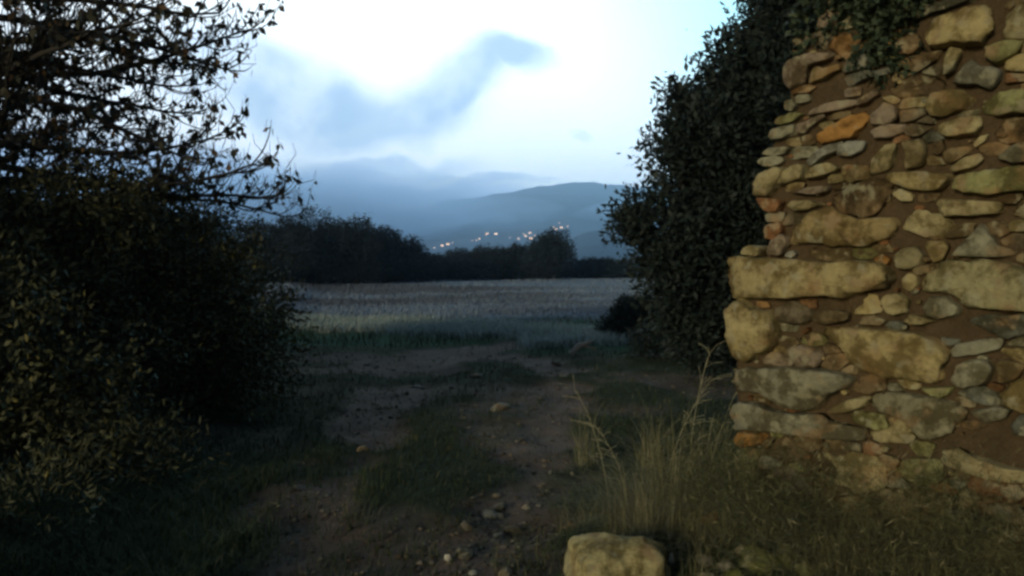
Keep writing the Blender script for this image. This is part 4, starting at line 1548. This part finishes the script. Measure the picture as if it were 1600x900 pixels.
# withered weeds leaning on the wall foot
rng = np.random.default_rng(52)
lo = []
for i in range(34):
    s_ = -.15 + 2.2 * rng.random(); n_ = .10 + .45 * rng.random() ** 1.3
    p = wall_pt(s_, 0, n_)
    z_ = .12 + .34 * rng.random() * (1 - .6 * n_)
    lo.append((p.x, p.y, tri_h(p.x, p.y) + z_ * .75, .10 + .10 * rng.random()))
m_weed = leaf_mat('withered_weeds', (.030, .038, .016), (.13, .125, .055), (.30, .26, .15), .9)
wd = lobe_crown('weeds', lo, rng, 1100, 20, .045, .17, m_weed, None, tint_hi=.08, fill=.5, up=.9, aspect=.06, lump=.8)
tag(wd, 'fine withered weeds standing against the foot of the stone wall', 'weeds', kind='stuff')

# tall tufts one can tell apart
tufts = [(1015, 838, .13, 115, .74, (-.10, 0), 'tall straw coloured grass tuft rising behind the boulder'),
         (1052, 830, .10, 90, 1.02, (.16, .05), 'tallest wispy dry tuft, fanning in front of the wall corner'),
         (985, 822, .05, 60, .62, (-.28, 0), 'thin pale tuft leaning left behind the boulder'),
         (1110, 800, .10, 90, .78, (.20, 0), 'arching dry tuft against the corner of the wall'),
         (915, 735, .07, 60, .75, (-.12, .0), 'sparse thin tuft standing on the right edge of the track'),
         (1015, 730, .09, 110, .60, (.05, 0), 'thin dark veiled tuft farther back beside the bushes'),
         (1230, 825, .12, 120, .34, (.2, 0), 'low dry tuft in front of the lower wall blocks'),
         (1370, 830, .14, 140, .42, (-.1, 0), 'spreading dry tuft before the middle of the wall'),
         (1490, 860, .14, 130, .40, (.2, 0), 'dry tuft near the right edge of the picture'),
         (1560, 900, .12, 120, .36, (.0, 0), 'dry tuft in the bottom right corner')]
for i, (u, v, rad, cnt, Hm, ln, lab) in enumerate(tufts):
    p = gpos(u, v)
    rg = np.random.default_rng(300 + i)
    q2 = rg.normal(size=(cnt, 2)) * rad * .5
    P = np.stack([p.x + q2[:, 0], p.y + q2[:, 1], np.full(cnt, p.z - .01)], 1)
    H = Hm * (.45 + .6 * rg.random(cnt))
    cnt0 = cnt
    lean = rg.normal(size=(cnt, 2)) * (.22 + .75 * rg.random((cnt, 1)) ** 2) + np.array(ln) + q2 * 1.2
    me = blade_mesh('grass_tuft', P, H, lean, np.full(cnt, .0028), np.clip(rg.random(cnt) * .7 + .3, 0, 1), 6, .7)
    o = link('grass_tuft', me, m_dry)
    tag(o, lab, 'grass tuft', 'dry grass tufts by the wall')

# bent seed stalks arching out of the tallest tufts
rg = np.random.default_rng(510)
for i, (u, v, Hs, du, lab) in enumerate([(1075, 815, 1.02, .10, 'tallest single bent seed stalk before the wall corner'), (1035, 820, .86, .24, 'bent seed stalk arching right towards the wall corner'),
                                         (985, 815, .62, -.20, 'pale bent stalk leaning left over the boulder'), (1095, 805, .80, .22, 'seed stalk drooping over the lower corner blocks'),
                                         (950, 790, .80, -.20, 'lone thin stalk leaning left over the track edge')]):
    p = gpos(u, v)
    tb_ = Tubes()
    pts = [Vector((p.x + du * t ** 1.6, p.y + .04 * math.sin(t * 4 + i), p.z + Hs * (t - .12 * t ** 4))) for t in np.linspace(0, 1, 9)]
    tb_.add(pts, [.0024 - .0012 * t for t in np.linspace(0, 1, 9)], 5)
    for k in range(3, 9):
        for j in range(3):
            d = Vector((rg.normal() * .5 + .3 * (1 if du > 0 else -1), rg.normal() * .4, .35 + .3 * rg.random())).normalized()
            l_ = .04 + .09 * rg.random()
            a_ = pts[k]
            tb_.add([a_, a_ + d * l_ * .6, a_ + d * l_ + Vector((d.x * .03, 0, -.012))], [.0013, .0011, .0018], 3)
    me = tb_.mesh('seed_stalk')
    at_ = me.attributes.new('tint', 'FLOAT', 'POINT'); at_.data.foreach_set('value', np.full(len(me.vertices), .92, np.float32))
    o = link('seed_stalk', me, m_dry)
    tag(o, lab, 'grass stalk', 'bent seed stalks by the wall')

# ------------------------------------------------------------------ evening air
hb_me = bpy.data.meshes.new('haze')
bm = bmesh.new(); bmesh.ops.create_cube(bm, size=1)
bm.verts.ensure_lookup_table()
for v in bm.verts:
    v.co = Vector((v.co.x * 12000, 1650 + v.co.y * 4000, 160 + v.co.z * 330))
bm.to_mesh(hb_me); bm.free()
m_haze = bpy.data.materials.new('evening_haze')
m_haze.use_nodes = True
t = m_haze.node_tree; t.nodes.clear()
pv = t.nodes.new('ShaderNodeVolumePrincipled')
pv.inputs['Color'].default_value = (.56, .77, 1.0, 1)
pv.inputs['Density'].default_value = .00045
pv.inputs['Anisotropy'].default_value = .8
oo = t.nodes.new('ShaderNodeOutputMaterial')
t.links.new(pv.outputs[0], oo.inputs['Volume'])
haze = bpy.data.objects.new('haze', hb_me)
hb_me.materials.append(m_haze)
C.objects.link(haze)
haze['kind'] = 'stuff'
m_mist = bpy.data.materials.new('low_mist')
m_mist.use_nodes = True
t = m_mist.node_tree; t.nodes.clear()
pv = t.nodes.new('ShaderNodeVolumePrincipled')
pv.inputs['Color'].default_value = (.60, .78, 1.0, 1)
pv.inputs['Density'].default_value = .0016
pv.inputs['Anisotropy'].default_value = .75
oo = t.nodes.new('ShaderNodeOutputMaterial')
t.links.new(pv.outputs[0], oo.inputs['Volume'])
for i, (u, v, a_, c_, Y, kk) in enumerate([(u_, v_ + (1 - kk_) * c__ * .3, a__ * kk_, c__ * kk_, Y_, kk_) for kk_ in (1.15, .92, .7, .48) for (u_, v_, a__, c__, Y_, z_) in [(560, 345, 250, 62, 1700, 0), (430, 330, 240, 60, 2000, 0), (985, 340, 75, 22, 1900, 0), (280, 340, 240, 70, 1800, 0)]]):
    bm = bmesh.new()
    bmesh.ops.create_icosphere(bm, subdivisions=4, radius=1)
    k_ = Y / F
    for w in bm.verts:
        q_ = 1 + .30 * mnoise.noise(w.co * 2.1 + Vector((i * 9., 0, 0))) + .14 * mnoise.noise(w.co * 5 + Vector((i * 9., 4, 0)))
        w.co = Vector((w.co.x * a_ * k_, w.co.y * 280 * kk, w.co.z * c_ * k_)) * q_
    me = bpy.data.meshes.new('mist_bank'); bm.to_mesh(me); bm.free()
    me.materials.append(m_mist)
    o = bpy.data.objects.new('mist_bank', me); C.objects.link(o)
    o.location = at(u, v, Y)
    tag(o, kind='stuff')
